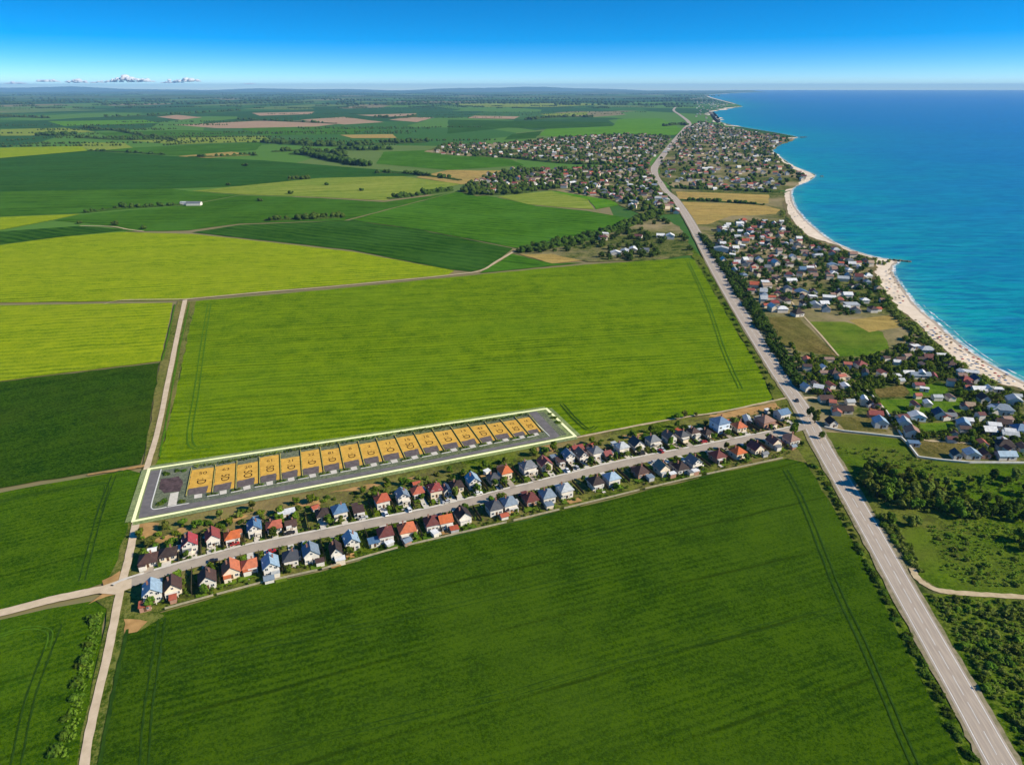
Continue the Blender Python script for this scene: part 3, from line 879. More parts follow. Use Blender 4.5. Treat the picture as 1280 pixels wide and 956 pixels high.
i3 = COAST.index((927, 133.6)); i4 = COAST.index((927, 159))
sheet('beach', COAST[i3:i4 + 1] + [(905, 157), (894, 150), (887, 144), (886, 139.5), (905, 135)], SAND, 'far bay with a thin pale beach', 'beach', z=0.70, jitter=4)
sheet('beach', [(948, 115.2), (915, 116.8), (882, 119.2), (889, 122), (898, 124.5), (921, 130.6), (917, 130.2), (896, 124.7), (886.5, 122.2), (880, 119.2), (913, 116.6)], SAND, 'farthest thin pale shore below the headland', 'beach', z=0.70, jitter=0)

BLUFF = mat_plain('dry brown bank', (0.20, 0.14, 0.07), (0.10, 0.10, 0.03), 0.12, 0.95, 0.05, 6)
strip('bank', smooth(gp(INNER[1:18]), 5), 5.0, BLUFF, 'dry brown bank along the back of the beach', 'ground', z=0.86, off=-1.0, jitter=2.6, seed=8)

FOAM, fnt, fbs = new_mat('surf foam')
fbs.inputs['Base Color'].default_value = (0.82, 0.86, 0.84, 1)
fbs.inputs['Roughness'].default_value = 0.6
ft = fnt.nodes.new('ShaderNodeBsdfTransparent'); fm = fnt.nodes.new('ShaderNodeMixShader')
fn = noise(fnt, position(fnt), 0.10, 5, 0.7)
fnt.links.new(ramp(fnt, fn, [(0.42, 0.0), (0.66, 1.0)]), fm.inputs[0])
fnt.links.new(ft.outputs[0], fm.inputs[1]); fnt.links.new(fbs.outputs[0], fm.inputs[2])
fnt.links.new(fm.outputs[0], fnt.nodes['Material Output'].inputs['Surface'])
CW = gp(COASTS)
# sea lies to the left of the coast line walked from far to near
k0 = 4 * COAST.index((891, 140))
strip('surf', CW[k0:], 3.4, FOAM, 'white surf line along the beach', 'surf', z=0.74, off=1.0, jitter=1.3, seed=4)
strip('surf', CW[4 * COAST.index((1144, 381)):], 1.2, FOAM, 'second broken wave line off the beach', 'surf', z=0.72, off=7.0, jitter=0.9, seed=9)
strip('wet_sand', CW[4 * i0:], 3.4, WETSAND, 'darker wet sand at the water edge', 'beach', z=0.71, off=-2.0, jitter=0.7, seed=5)


# ------------------------------------------------------------------ development with the orange plots
ORANGE = mat_plain('orange plot surface', (0.68, 0.39, 0.066), (0.49, 0.275, 0.046), 0.4, 0.85, 0.1, 5)
YARD = mat_plain('dark plot yard', (0.155, 0.122, 0.112), (0.09, 0.072, 0.070), 0.5, 0.9, 0.1, 5)
NEWASPH = mat_plain('new dark asphalt', (0.17, 0.152, 0.145), (0.12, 0.108, 0.105), 0.3, 0.9, 0.15, 5)
PALE = mat_plain('pale yellow boundary paint', (0.94, 0.93, 0.52), (0.93, 0.92, 0.44), 0.8, 0.7, 0.1)
GLOWG = mat_field('grass with painted glow', (0.15, 0.20, 0.05), (0.26, 0.31, 0.10), tram=70, tram_k=0.0, streak=0.2, grain=0.5)  # soft glow of the boundary line, painted as paler grass colour
LAWN = mat_field('grey green ground', (0.075, 0.098, 0.040), (0.16, 0.175, 0.085), tram=70, tram_k=0.0, streak=0.2, grain=0.7)
KERB = mat_plain('light kerb stone', (0.66, 0.64, 0.58), (0.52, 0.50, 0.45), 0.8, 0.9, 0.1)
INK = mat_plain('dark brown lettering', (0.055, 0.028, 0.008), (0.075, 0.04, 0.01), 2.0, 0.9, 0.05)
FENCE = mat_plain('dark fence', (0.045, 0.04, 0.025), (0.07, 0.06, 0.03), 1.0, 0.9, 0.1)
FENCEY = mat_plain('yellow fence rail', (0.50, 0.42, 0.10), (0.40, 0.32, 0.08), 1.0, 0.8, 0.1)
BARK = mat_plain('bark', (0.09, 0.065, 0.045), (0.05, 0.036, 0.026), 2.0, 0.95, 0.05)

QUAD = [(187, 588), (683, 512.5), (719, 547), (167, 653.5)]
sheet('development_ground', QUAD, LAWN, 'grey green ground inside the pale boundary line', 'ground', z=1.02, jitter=0)
ASOUT = [(189, 590.5), (202, 588.5), (199, 600), (189.5, 634), (191, 638.5), (209, 635.5), (237, 631), (271, 625.5), (330, 613.5), (408, 600), (462, 590.5), (512, 581.5), (563, 571.5), (607, 563), (650, 554.5), (686, 548), (688, 546.5), (661, 517.3), (671, 515.8), (700, 546.8), (695, 549.2), (640, 560.3), (560, 576), (480, 591.2), (400, 606.8), (300, 626), (173.5, 650), (178, 630)]
sheet('development_road', ASOUT, NEWASPH, 'dark new asphalt road around the orange plots', 'road', z=1.06, jitter=0)
sheet('turning_area', [(201, 601), (224, 597), (229, 605), (225.5, 616), (205.5, 618.5), (199, 611)], mat_plain('dark maroon gravel', (0.115, 0.075, 0.075), (0.05, 0.035, 0.035), 0.5, 0.95, 0.05, 6), 'dark gravel turning area at the left end', 'ground', z=1.08, jitter=0.5, seg=2)
sheet('driveway', [(213.5, 618.5), (224, 616.5), (221, 633), (210, 634.5)], CONC, 'light concrete drive to the gravel turning area', 'driveway', z=1.09, jitter=0)
KC = smooth(gp([(202, 588.5), (196, 610), (190, 632), (191, 638), (198, 638), (209, 635.7)]), 4)


def kerb(C, label):
    m = MB()
    O = offset_pts(C)
    z0, z1, wd = 1.04, 1.2, 0.55
    for i, (p, n) in enumerate(O):
        a = p + n * wd / 2; b = p - n * wd / 2
        m.v += [(a.x, a.y, z0), (a.x, a.y, z1), (b.x, b.y, z1), (b.x, b.y, z0)]
        if i:
            k = 4 * i
            for q in range(3):
                m.f.append((k - 4 + q, k - 3 + q, k + 1 + q, k + q))
    tag(m.build('kerb', KERB), label, 'kerb', kind='structure')


kerb(KC, 'rounded light kerb at the left end of the road')
kerb(gp([(210, 635.6), (237, 631)]), 'light kerb beside the concrete drive')
kerb(gp([(661.5, 522), (687, 547)]), 'light kerb at the right end of the plots')
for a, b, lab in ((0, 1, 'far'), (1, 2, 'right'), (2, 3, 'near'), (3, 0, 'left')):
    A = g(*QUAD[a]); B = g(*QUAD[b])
    strip('glow_margin', [A, B], 7.5, GLOWG, 'soft glow painted on the grass along the %s boundary line' % lab, 'ground', z=1.03 + 0.003 * a)
LQ = gp(QUAD)
m = MB()
zz = 1.15
cx_ = sum(p[0] for p in LQ) / 4; cy_ = sum(p[1] for p in LQ) / 4
n_ = 4
for i in range(4):
    a = Vector(LQ[i]); b = Vector(LQ[(i + 1) % 4]); d = (b - a).normalized(); nn = Vector((-d.y, d.x)) * 0.85
    dd = d * 0.85
    zi = zz + i * 0.004
    m.face([(*(a - dd + nn), zi), (*(a - dd - nn), zi), (*(b + dd - nn), zi), (*(b + dd + nn), zi)])
tag(m.build('boundary_line', PALE), 'pale yellow line framing the orange plots', 'boundary line', kind='structure')

DIV = [((240.3, 587.4), (233.1, 623)), ((270.2, 583.4), (266, 618.5)), ((296.8, 578.6), (295.2, 613.5)), ((324.7, 573.5), (325, 607)), ((350.6, 569), (352, 602.5)), ((376, 565), (378.5, 597.5)), ((400.5, 561), (405.6, 593)), ((424.5, 557.5), (431, 588.5)), ((448, 553.6), (456, 584)), ((470.5, 550), (480.4, 579.5)), ((493.6, 546.3), (507, 575)), ((517.3, 542.6), (531.5, 570)), ((540.6, 539), (555.9, 565.5)), ((563.5, 535.5), (580, 561)), ((585, 532.3), (602.6, 556.5)), ((606, 529.5), (621.5, 552.8)), ((625.5, 526.5), (643.7, 549)), ((643.7, 523.5), (662, 545.5)), ((661, 520.5), (679, 542))]
TOPT = ['50', '63', '20', '61', '21', '22', '81', '8', '2', '11', '15', '16', '18', '13', '43', '41', '12', '16', ]
LOWT = [':D', '5D', 'SO', 'SD', ':D', ':D', ':D', ':D', ':D', ':O', '5D', ':D', ':D', ':D', 'LD', ':D', '5D', '3D']
T0 = [.06, .05, .14, .02, .20, .06, .13, .07, .12, .12, .10, .10, .12, .12, .12, .12, .12, .10, ]
ORD = ['first', 'second', 'third', 'fourth', 'fifth', 'sixth', 'seventh', 'eighth', 'ninth', 'tenth', 'eleventh', 'twelfth', 'thirteenth', 'fourteenth', 'fifteenth', 'sixteenth', 'seventeenth', 'eighteenth', 'nineteenth', 'twentieth']


def ordinal(i):
    if i < 20:
        return ORD[i]
    t, u = divmod(i + 1, 10)
    tens = {2: 'twent', 3: 'thirt', 4: 'fort', 5: 'fift'}[t]
    return tens + 'ieth' if u == 0 else tens + 'y-' + ORD[u - 1]


def lp(a, b, t):
    return (a[0] + (b[0] - a[0]) * t, a[1] + (b[1] - a[1]) * t)


def text_mesh(s, size, mat):
    cu = bpy.data.curves.new('lettering', 'FONT')
    cu.body = s; cu.size = size; cu.align_x = 'CENTER'; cu.align_y = 'CENTER'; cu.offset = 0.018 * size / 4
    cu.fill_mode = 'FRONT'
    ob = bpy.data.objects.new('lettering_source', cu)
    COL.objects.link(ob)
    dg = bpy.context.evaluated_depsgraph_get()
    me = bpy.data.meshes.new_from_object(ob.evaluated_get(dg))
    bpy.data.objects.remove(ob); bpy.data.curves.remove(cu)
    me.name = 'lettering'
    me.materials.clear(); me.materials.append(mat)
    return me


def flat_quad(P, z, org):
    m = MB()
    m.face([(x - org[0], y - org[1], z) for x, y in P])
    return m


sunlit = None
for i in range(18):
    (a0, a1), (b0, b1) = DIV[i], DIV[i + 1]
    ins = 0.022
    def q(t, e):
        P = lp(a0, a1, t); Q = lp(b0, b1, t)
        return lp(P, Q, e)
    t0 = T0[i]; t1 = 0.74 if i < 16 else 0.80
    org = g(*q(0.5, 0.5))
    rt = empty('building_plot', (org[0], org[1], 1.10))
    tag(rt, 'orange building plot lettered %s over %s, %s from the left end' % (TOPT[i], LOWT[i].replace(':', 'dots ').strip(), ORD[i]), 'building plot', 'orange plots inside the pale boundary line')
    e0, e1 = ins, 1 - ins
    P = [g(*q(t0, e0)), g(*q(t1, e0)), g(*q(t1 - (0.0), e1)), g(*q(t0, e1))]
    o = flat_quad(rough_poly(P, 0.22, 1.3), 0.02, org).build('plot_surface', ORANGE, rt)
    # dark yard does not span the full width
    P = [g(*q(t1 - 0.02, 0.05)), g(*q(0.95, 0.07)), g(*q(0.95, 0.74)), g(*q(t1 - 0.04, 0.80))]
    PP = rough_poly(P, 0.35, 1.2)
    o = flat_quad(PP, 0.035, org).build('front_yard', YARD, rt)
    P = [g(*q(t1, 0.80)), g(*q(0.95, 0.76)), g(*q(0.95, 0.93)), g(*q(t1, 0.93))]
    o = flat_quad(P, 0.03, org).build('side_path', ORANGE, rt)
    # lettering: upper line upright, lower line turned on its side
    dn = (Vector(g(*q(0.8, 0.5))) - Vector(g(*q(0.2, 0.5)))).normalized()
    rt_dir = (Vector(g(*q(0.5, 0.9))) - Vector(g(*q(0.5, 0.1)))).normalized()
    wplot = (Vector(g(*q(0.5, 1))) - Vector(g(*q(0.5, 0)))).length
    k = wplot / 11.0
    for s, tt, ee, side, size in ((TOPT[i], t0 + (t1 - t0) * 0.24, 0.5, False, 3.8 * k), (LOWT[i], t0 + (t1 - t0) * 0.66, 0.48, True, 5.8 * k)):
        me = text_mesh(s, size, INK)
        p = g(*q(tt, ee))
        lo = link('plot_number', me, rt, (p[0] - org[0], p[1] - org[1], 0.05))
        d = dn if side else rt_dir
        lo.rotation_euler.z = math.atan2(d.y, d.x)
    # driveway apron between the road and the yard
    P = [g(*q(0.965, 0.30)), g(*q(1.10, 0.33)), g(*q(1.09, 0.62)), g(*q(0.955, 0.60))]
    sheet('driveway', P, CONC, 'light driveway apron of the %s plot from the left' % ORD[i], 'driveway', z=1.09, jitter=0, world=True)


def bar_along(m, p, q, wd, z0, z1):
    p = Vector(p); q = Vector(q)
    d = (q - p).normalized(); n = Vector((-d.y, d.x)) * wd / 2
    c = [p + n, p - n, q - n, q + n]
    i = len(m.v)
    m.v += [(*v, z0) for v in c] + [(*v, z1) for v in c]
    m.f += [tuple(i + k for k in f) for f in ((3, 2, 1, 0), (4, 5, 6, 7), (0, 1, 5, 4), (1, 2, 6, 5), (2, 3, 7, 6), (3, 0, 4, 7))]


def fence_thing(name, p, q, label, cat, group, h=1.3, mat=FENCE, rail=None, base=0.95, wd=0.14, post=2.5):
    p = Vector(p); q = Vector(q)
    o = (p + q) / 2
    rt = empty(name, (o.x, o.y, base))
    tag(rt, label, cat, group)
    m = MB(); bar_along(m, p - o, q - o, wd, 0.06, h)
    L_ = (q - p).length; n = max(1, int(L_ / post))
    for k in range(n + 1):
        c = p.lerp(q, k / n) - o
        m.box(c.x - .12, c.y - .12, 0, c.x + .12, c.y + .12, h + 0.12)
    m.build('panel', mat, rt)
    if rail:
        m = MB(); bar_along(m, p - o, q - o, wd + 0.22, h + 0.01, h + 0.1)
        m.build('rail', rail, rt)
    return rt


for i, (a, b) in enumerate(DIV):
    fence_thing('plot_fence', g(*a), g(*b), ('low dark fence at the left end of the orange plots' if i == 0 else 'low dark fence at the right end of the orange plots' if i == 18 else 'low dark fence between the %s and %s plots from the left' % (ORD[i - 1], ORD[i])), 'fence', 'fences dividing the orange plots', h=0.55, rail=FENCEY, base=1.05, post=5)

# ------------------------------------------------------------------ vegetation library
LEAF = [mat_leaf('dark leaves', (0.034, 0.072, 0.005), (0.110, 0.155, 0.014)),
        mat_leaf('green leaves', (0.054, 0.102, 0.007), (0.145, 0.205, 0.018)),
        mat_leaf('olive leaves', (0.088, 0.112, 0.012), (0.195, 0.215, 0.038)),
        mat_leaf('young leaves', (0.078, 0.132, 0.008), (0.185, 0.240, 0.020))]
FARLEAF = mat_leaf('far leaves', (0.026, 0.056, 0.007), (0.082, 0.125, 0.016), 0.0)


def crown_mesh(name, seed, mat, lobes=8, leaves=420, base=1.3, spread=1.0, tall=1.0, leaf=0.42):
    """unit-ish crown: clumps of leaf faces through the volume of several lobes; radius about 2 m"""
    rr = random.Random(seed)
    m = MB()
    cs = []
    for k in range(lobes):
        a = rr.uniform(0, 2 * PI); r = rr.uniform(0.35, 1.25) * spread
        if k == 0:
            r = 0
        cs.append((Vector((r * math.cos(a), r * math.sin(a), base + rr.uniform(0.5, 2.5) * tall)), rr.uniform(0.65, 1.15)))
    for c, rad in cs:                       # solid core added inside each clump to block light
        n0 = len(m.v)
        bm = bmesh.new(); bmesh.ops.create_icosphere(bm, subdivisions=1, radius=rad * 0.72)
        for v in bm.verts:
            v.co *= rr.uniform(0.7, 1.2)
            m.v.append(tuple(c + v.co))
        for f in bm.faces:
            m.f.append(tuple(n0 + v.index for v in f.verts))
        bm.free()
    per = leaves // lobes
    for c, rad in cs:
        for j in range(per):
            d = Vector((rr.gauss(0, 1), rr.gauss(0, 1), rr.gauss(0, 1))).normalized()
            p = c + d * rad * rr.uniform(0.6, 1.12)
            nrm = (d + Vector((rr.uniform(-.7, .7), rr.uniform(-.7, .7), rr.uniform(-.3, .9)))).normalized()
            q = nrm.to_track_quat('Z', 'Y')
            s = leaf * rr.uniform(0.5, 1.15)
            a = rr.uniform(0, PI)
            u = q @ Vector((math.cos(a) * s, math.sin(a) * s, 0)); v = q @ Vector((-math.sin(a) * s * 0.7, math.cos(a) * s * 0.7, 0))
            m.face([p - u - v * 0.6, p + u * 0.7 - v, p + u + v * 0.7, p - u * 0.6 + v])
    return m.mesh(name, mat, fix=False)


def trunk_mesh(seed, h):
    rr = random.Random(seed)
    m = MB()
    top = Vector((rr.uniform(-.1, .1), rr.uniform(-.1, .1), h))
    m.cyl((0, 0, -0.1), top, 0.19, 0.11, 7)
    for k in range(4):
        a = rr.uniform(0, 2 * PI)
        m.cyl(top * rr.uniform(0.7, 0.98), top + Vector((math.cos(a) * 0.8, math.sin(a) * 0.8, rr.uniform(0.5, 1.3))), 0.09, 0.03, 5)
    return m.mesh('trunk', BARK)


TREES = [(crown_mesh('crown', 10 + i, LEAF[[0, 1, 2, 3, 1, 2][i]], lobes=7 + i % 4, leaves=430, base=1.2, spread=[1.0, 1.25, 0.75, 1.1, 0.9, 1.2][i], tall=[1.0, 0.75, 1.3, 0.9, 1.1, 0.7][i]), trunk_mesh(30 + i, 1.9)) for i in range(6)]
SHRUBS = [crown_mesh('shrub', 50 + i, LEAF[[0, 2, 1, 3][i]], lobes=5 + i, leaves=230, base=-0.35, spread=1.2, tall=0.5, leaf=0.36) for i in range(4)]
NT = [0]


def tree(x, y, s, label, group, kind=None, z=0.9, rr=R):
    cm, tm = TREES[rr.randrange(6) if kind is None else kind]
    o = empty('tree', (x, y, z), rr.uniform(0, 2 * PI))
    o.scale = (s * rr.uniform(.88, 1.12), s * rr.uniform(.88, 1.12), s * rr.uniform(.85, 1.15))
    tag(o, label, 'tree', group)
    link('crown', cm, o); link('trunk', tm, o)
    NT[0] += 1
    return o


def shrub(x, y, s, label, group, kind=None, z=0.9, rr=R, flat=1.0):
    o = link('shrub', SHRUBS[rr.randrange(4) if kind is None else kind], None, (x, y, z), rr.uniform(0, 2 * PI))
    o.scale = (s, s * rr.uniform(.8, 1.2), s * rr.uniform(.8, 1.1) * flat)
    tag(o, label, 'shrub', group)
    return o


# islands of planting along the development road
for i in range(1, 18):
    a, b = DIV[i]
    c = lp(a, b, 1.03)
    p = g(*c)
    m_ = Vector(g(*lp(DIV[i][1], DIV[i + 1][1], 0.5))) - Vector(g(*DIV[i][1]))
    d = m_.normalized()
    isl = empty('planting_island', (p[0], p[1], 1.06), math.atan2(d.y, d.x))
    tag(isl, 'narrow planted island at the road between the %s and %s plots' % (ORD[i - 1], ORD[i]), 'planting island', 'planted islands along the development road')
    mb = MB(); mb.box(-2.6, -1.75, 0, 3.4, -1.25, 0.16); mb.build('kerb', KERB, isl)
    mb = MB(); mb.box(-2.6, -1.23, 0, 2.6, 0.8, 0.10); mb.build('soil', LAWN, isl)
    for k in range(3):
        s = link('shrub', SHRUBS[(i + k) % 3], isl, (-1.8 + 1.7 * k, -0.2, 0.1), i + k)
        s.scale = (0.62, 0.55, 0.5)
R2 = random.Random(11)
# the hedge at the back of the plots: one low hedge per plot
for i in range(18):
    (a0, a1), (b0, b1) = DIV[i], DIV[i + 1]
    t0 = T0[i]
    P = [g(*lp(lp(a0, a1, -0.03), lp(b0, b1, -0.03), e)) for e in (0.06, 0.94)]
    mb = MB()
    A = Vector(P[0]); B = Vector(P[1]); mid = (A + B) / 2
    for k in range(70):
        p = A.lerp(B, R2.random()) - mid
        x = p.x + R2.uniform(-0.9, 0.9); y = p.y + R2.uniform(-0.9, 2.2); z = R2.uniform(0.1, 0.8)
        s = R2.uniform(0.25, 0.6)
        dd = Vector((R2.gauss(0, 1), R2.gauss(0, 1), R2.gauss(0.5, 1))).normalized().to_track_quat('Z', 'Y')
        c = Vector((x, y, z))
        mb.face([c + dd @ Vector(v) for v in ((-s, -s * .7, 0), (s, -s * .5, 0), (s * .8, s, 0), (-s * .7, s * .6, 0))])
    o = mb.build('back_hedge', LEAF[0 if i % 3 else 2], fix=False)
    o.location = (mid.x, mid.y, 1.03)
    tag(o, 'ragged low hedge behind the %s plot from the left end' % ORD[i], 'hedge', 'hedges behind the orange plots')
shr = [((206, 628), 1.3, 'round shrub on the left lawn of the gravel turning area'), ((201, 632), 1.1, 'shrub by the rounded kerb'), ((228, 629), 1.1, 'shrub between the concrete drive and first plot'), ((208, 594), 1.4, 'dark shrub in the corner of the far boundary'), ((222, 590), 1.0, 'small shrub behind the gravel turning area'), ((231, 590), 0.9, 'small shrub beside the first plot fence'), ((692, 524), 1.2, 'shrub beyond the right end road'), ((698, 530), 1.2, 'shrub along the right boundary line'), ((688, 519), 0.9, 'small shrub near the far right corner')]
for p, s, lab in shr:
    x, y = g(*p)
    shrub(x, y, s, lab, None, z=1.05, kind=0, flat=0.7)

# ------------------------------------------------------------------ houses
RC = {'brown': (0.075, 0.036, 0.028), 'dark brown': (0.040, 0.022, 0.018), 'bright red': (0.38, 0.024, 0.034), 'red': (0.27, 0.040, 0.032), 'orange': (0.54, 0.125, 0.030), 'orange-red': (0.43, 0.080, 0.028),
      'blue': (0.09, 0.185, 0.31), 'light blue': (0.29, 0.41, 0.51), 'blue-grey': (0.19, 0.245, 0.30), 'grey': (0.17, 0.18, 0.19), 'light grey': (0.46, 0.48, 0.48), 'dark grey': (0.055, 0.060, 0.072), 'dark blue': (0.030, 0.055, 0.11),
      'dark red': (0.14, 0.030, 0.024), 'tan': (0.40, 0.28, 0.18), 'pinkish brown': (0.30, 0.17, 0.12), 'white': (0.76, 0.75, 0.72)}


def roof_mat(c):
    nm = c + ' roof tiles'
    if nm in MATS:
        return MATS[nm]
    m, nt, bs = new_mat(nm)
    col = RC[c]
    v = objcoord(nt)
    n1 = noise(nt, v, 0.7, 4)
    wv = nt.nodes.new('ShaderNodeTexWave'); wv.wave_type = 'BANDS'; wv.bands_direction = 'Z'
    wv.inputs['Scale'].default_value = 1.3; wv.inputs['Distortion'].default_value = 0.6
    nt.links.new(v, wv.inputs['Vector'])
    c1 = mixc(nt, ramp(nt, n1, [(0.35, 0.0), (0.7, 1.0)]), col, tuple(x * 0.68 for x in col))
    oi = nt.nodes.new('ShaderNodeObjectInfo')
    hs_ = nt.nodes.new('ShaderNodeHueSaturation')
    kr = nt.nodes.new('ShaderNodeMapRange'); kr.inputs[3].default_value = 0.85; kr.inputs[4].default_value = 1.0
    nt.links.new(oi.outputs['Random'], kr.inputs[0]); nt.links.new(kr.outputs[0], hs_.inputs['Saturation'])
    st_ = noise(nt, mapping(nt, v, 0, (.5, .5, .15)), 1.0, 5, .7)
    c1 = mixc(nt, math_n(nt, 'MULTIPLY', ramp(nt, st_, [(0.5, 0.0), (0.7, 1.0)]), 0.2), c1, (0.14, 0.11, 0.08))
    nt.links.new(c1, hs_.inputs['Color']); c1 = hs_.outputs[0]
    c2 = mixc(nt, math_n(nt, 'MULTIPLY', wv.outputs[0], 0.3), c1, tuple(x * 0.55 for x in col))
    nt.links.new(c2, bs.inputs['Base Color'])
    bs.inputs['Roughness'].default_value = 0.6 if 'blue' in c or 'grey' in c else 0.8
    bs.inputs['Specular IOR Level'].default_value = 0.35
    bump(nt, bs, wv.outputs[0], 0.3, 0.05)
    MATS[nm] = m
    return m


WALLS = {'white': mat_plain('white render', (0.70, 0.65, 0.57), (0.58, 0.53, 0.45), 0.6, 0.9, 0.1, obj=True),
         'cream': mat_plain('cream render', (0.74, 0.63, 0.47), (0.64, 0.53, 0.38), 0.6, 0.9, 0.1, obj=True),
         'brick': mat_plain('pinkish brick', (0.42, 0.23, 0.16), (0.33, 0.18, 0.12), 1.2, 0.9, 0.1, obj=True),
         'grey': mat_plain('grey render', (0.45, 0.44, 0.42), (0.36, 0.35, 0.33), 0.6, 0.9, 0.1, obj=True),
         'bluewhite': mat_plain('pale blue render', (0.62, 0.70, 0.78), (0.54, 0.62, 0.70), 0.6, 0.9, 0.1, obj=True)}
GLASS = mat_plain('dark window glass', (0.025, 0.032, 0.042), (0.04, 0.05, 0.06), 1.0, 0.08, 0.6, obj=True)
FRAME = mat_plain('white window frame', (0.74, 0.73, 0.70), (0.66, 0.65, 0.62), 1.0, 0.6, 0.3, obj=True)
DOOR = mat_plain('brown wooden door', (0.12, 0.06, 0.03), (0.08, 0.04, 0.02), 1.0, 0.6, 0.3, obj=True)
CHIM = mat_plain('brick chimney', (0.32, 0.16, 0.11), (0.22, 0.11, 0.08), 2.0, 0.9, 0.1, obj=True)


def hip_roof(w_, d_, h, rise, o=0.55):
    m = MB()
    a, b = w_ / 2 + o, d_ / 2 + o
    if a <= b:
        r = [(0, -(b - a * 0.92), h + rise), (0, b - a * 0.92, h + rise)]
    else:
        r = [(-(a - b * 0.92), 0, h + rise), (a - b * 0.92, 0, h + rise)]
    lo, hi = h - 0.16, h + 0.05
    m.v = [(-a, -b, lo), (a, -b, lo), (a, b, lo), (-a, b, lo), (-a, -b, hi), (a, -b, hi), (a, b, hi), (-a, b, hi)] + r
    m.f = [(3, 2, 1, 0), (0, 1, 5, 4), (1, 2, 6, 5), (2, 3, 7, 6), (3, 0, 4, 7)]
    if a <= b:
        m.f += [(4, 5, 8), (5, 6, 9, 8), (6, 7, 9), (7, 4, 8, 9)]
    else:
        m.f += [(4, 5, 9, 8), (5, 6, 9), (6, 7, 8, 9), (7, 4, 8)]
    return m


def gable_roof(w_, d_, h, rise, axis='y', o=0.5, t=0.22):
    m = MB()
    a = (w_ if axis == 'y' else d_) / 2
    sl = rise / a
    e = a + o
    zr = h + rise + 0.1; ze = zr - sl * e
    prof = [(-e, ze), (0, zr), (e, ze), (e, ze - t), (0, zr - t), (-e, ze - t)]
    ln = (d_ if axis == 'y' else w_) / 2 + 0.45
    m.extrude(prof, axis, -ln, ln)
    return m


def gable_wall(w_, d_, h, rise, axis='y'):
    m = MB()
    a = (w_ if axis == 'y' else d_) / 2
    prof = [(-a, -.6), (a, -.6), (a, h - 0.05), (0, h + rise - 0.22), (-a, h - 0.05)]
    ln = (d_ if axis == 'y' else w_) / 2
    m.extrude(prof, axis, -ln, ln)
    return m


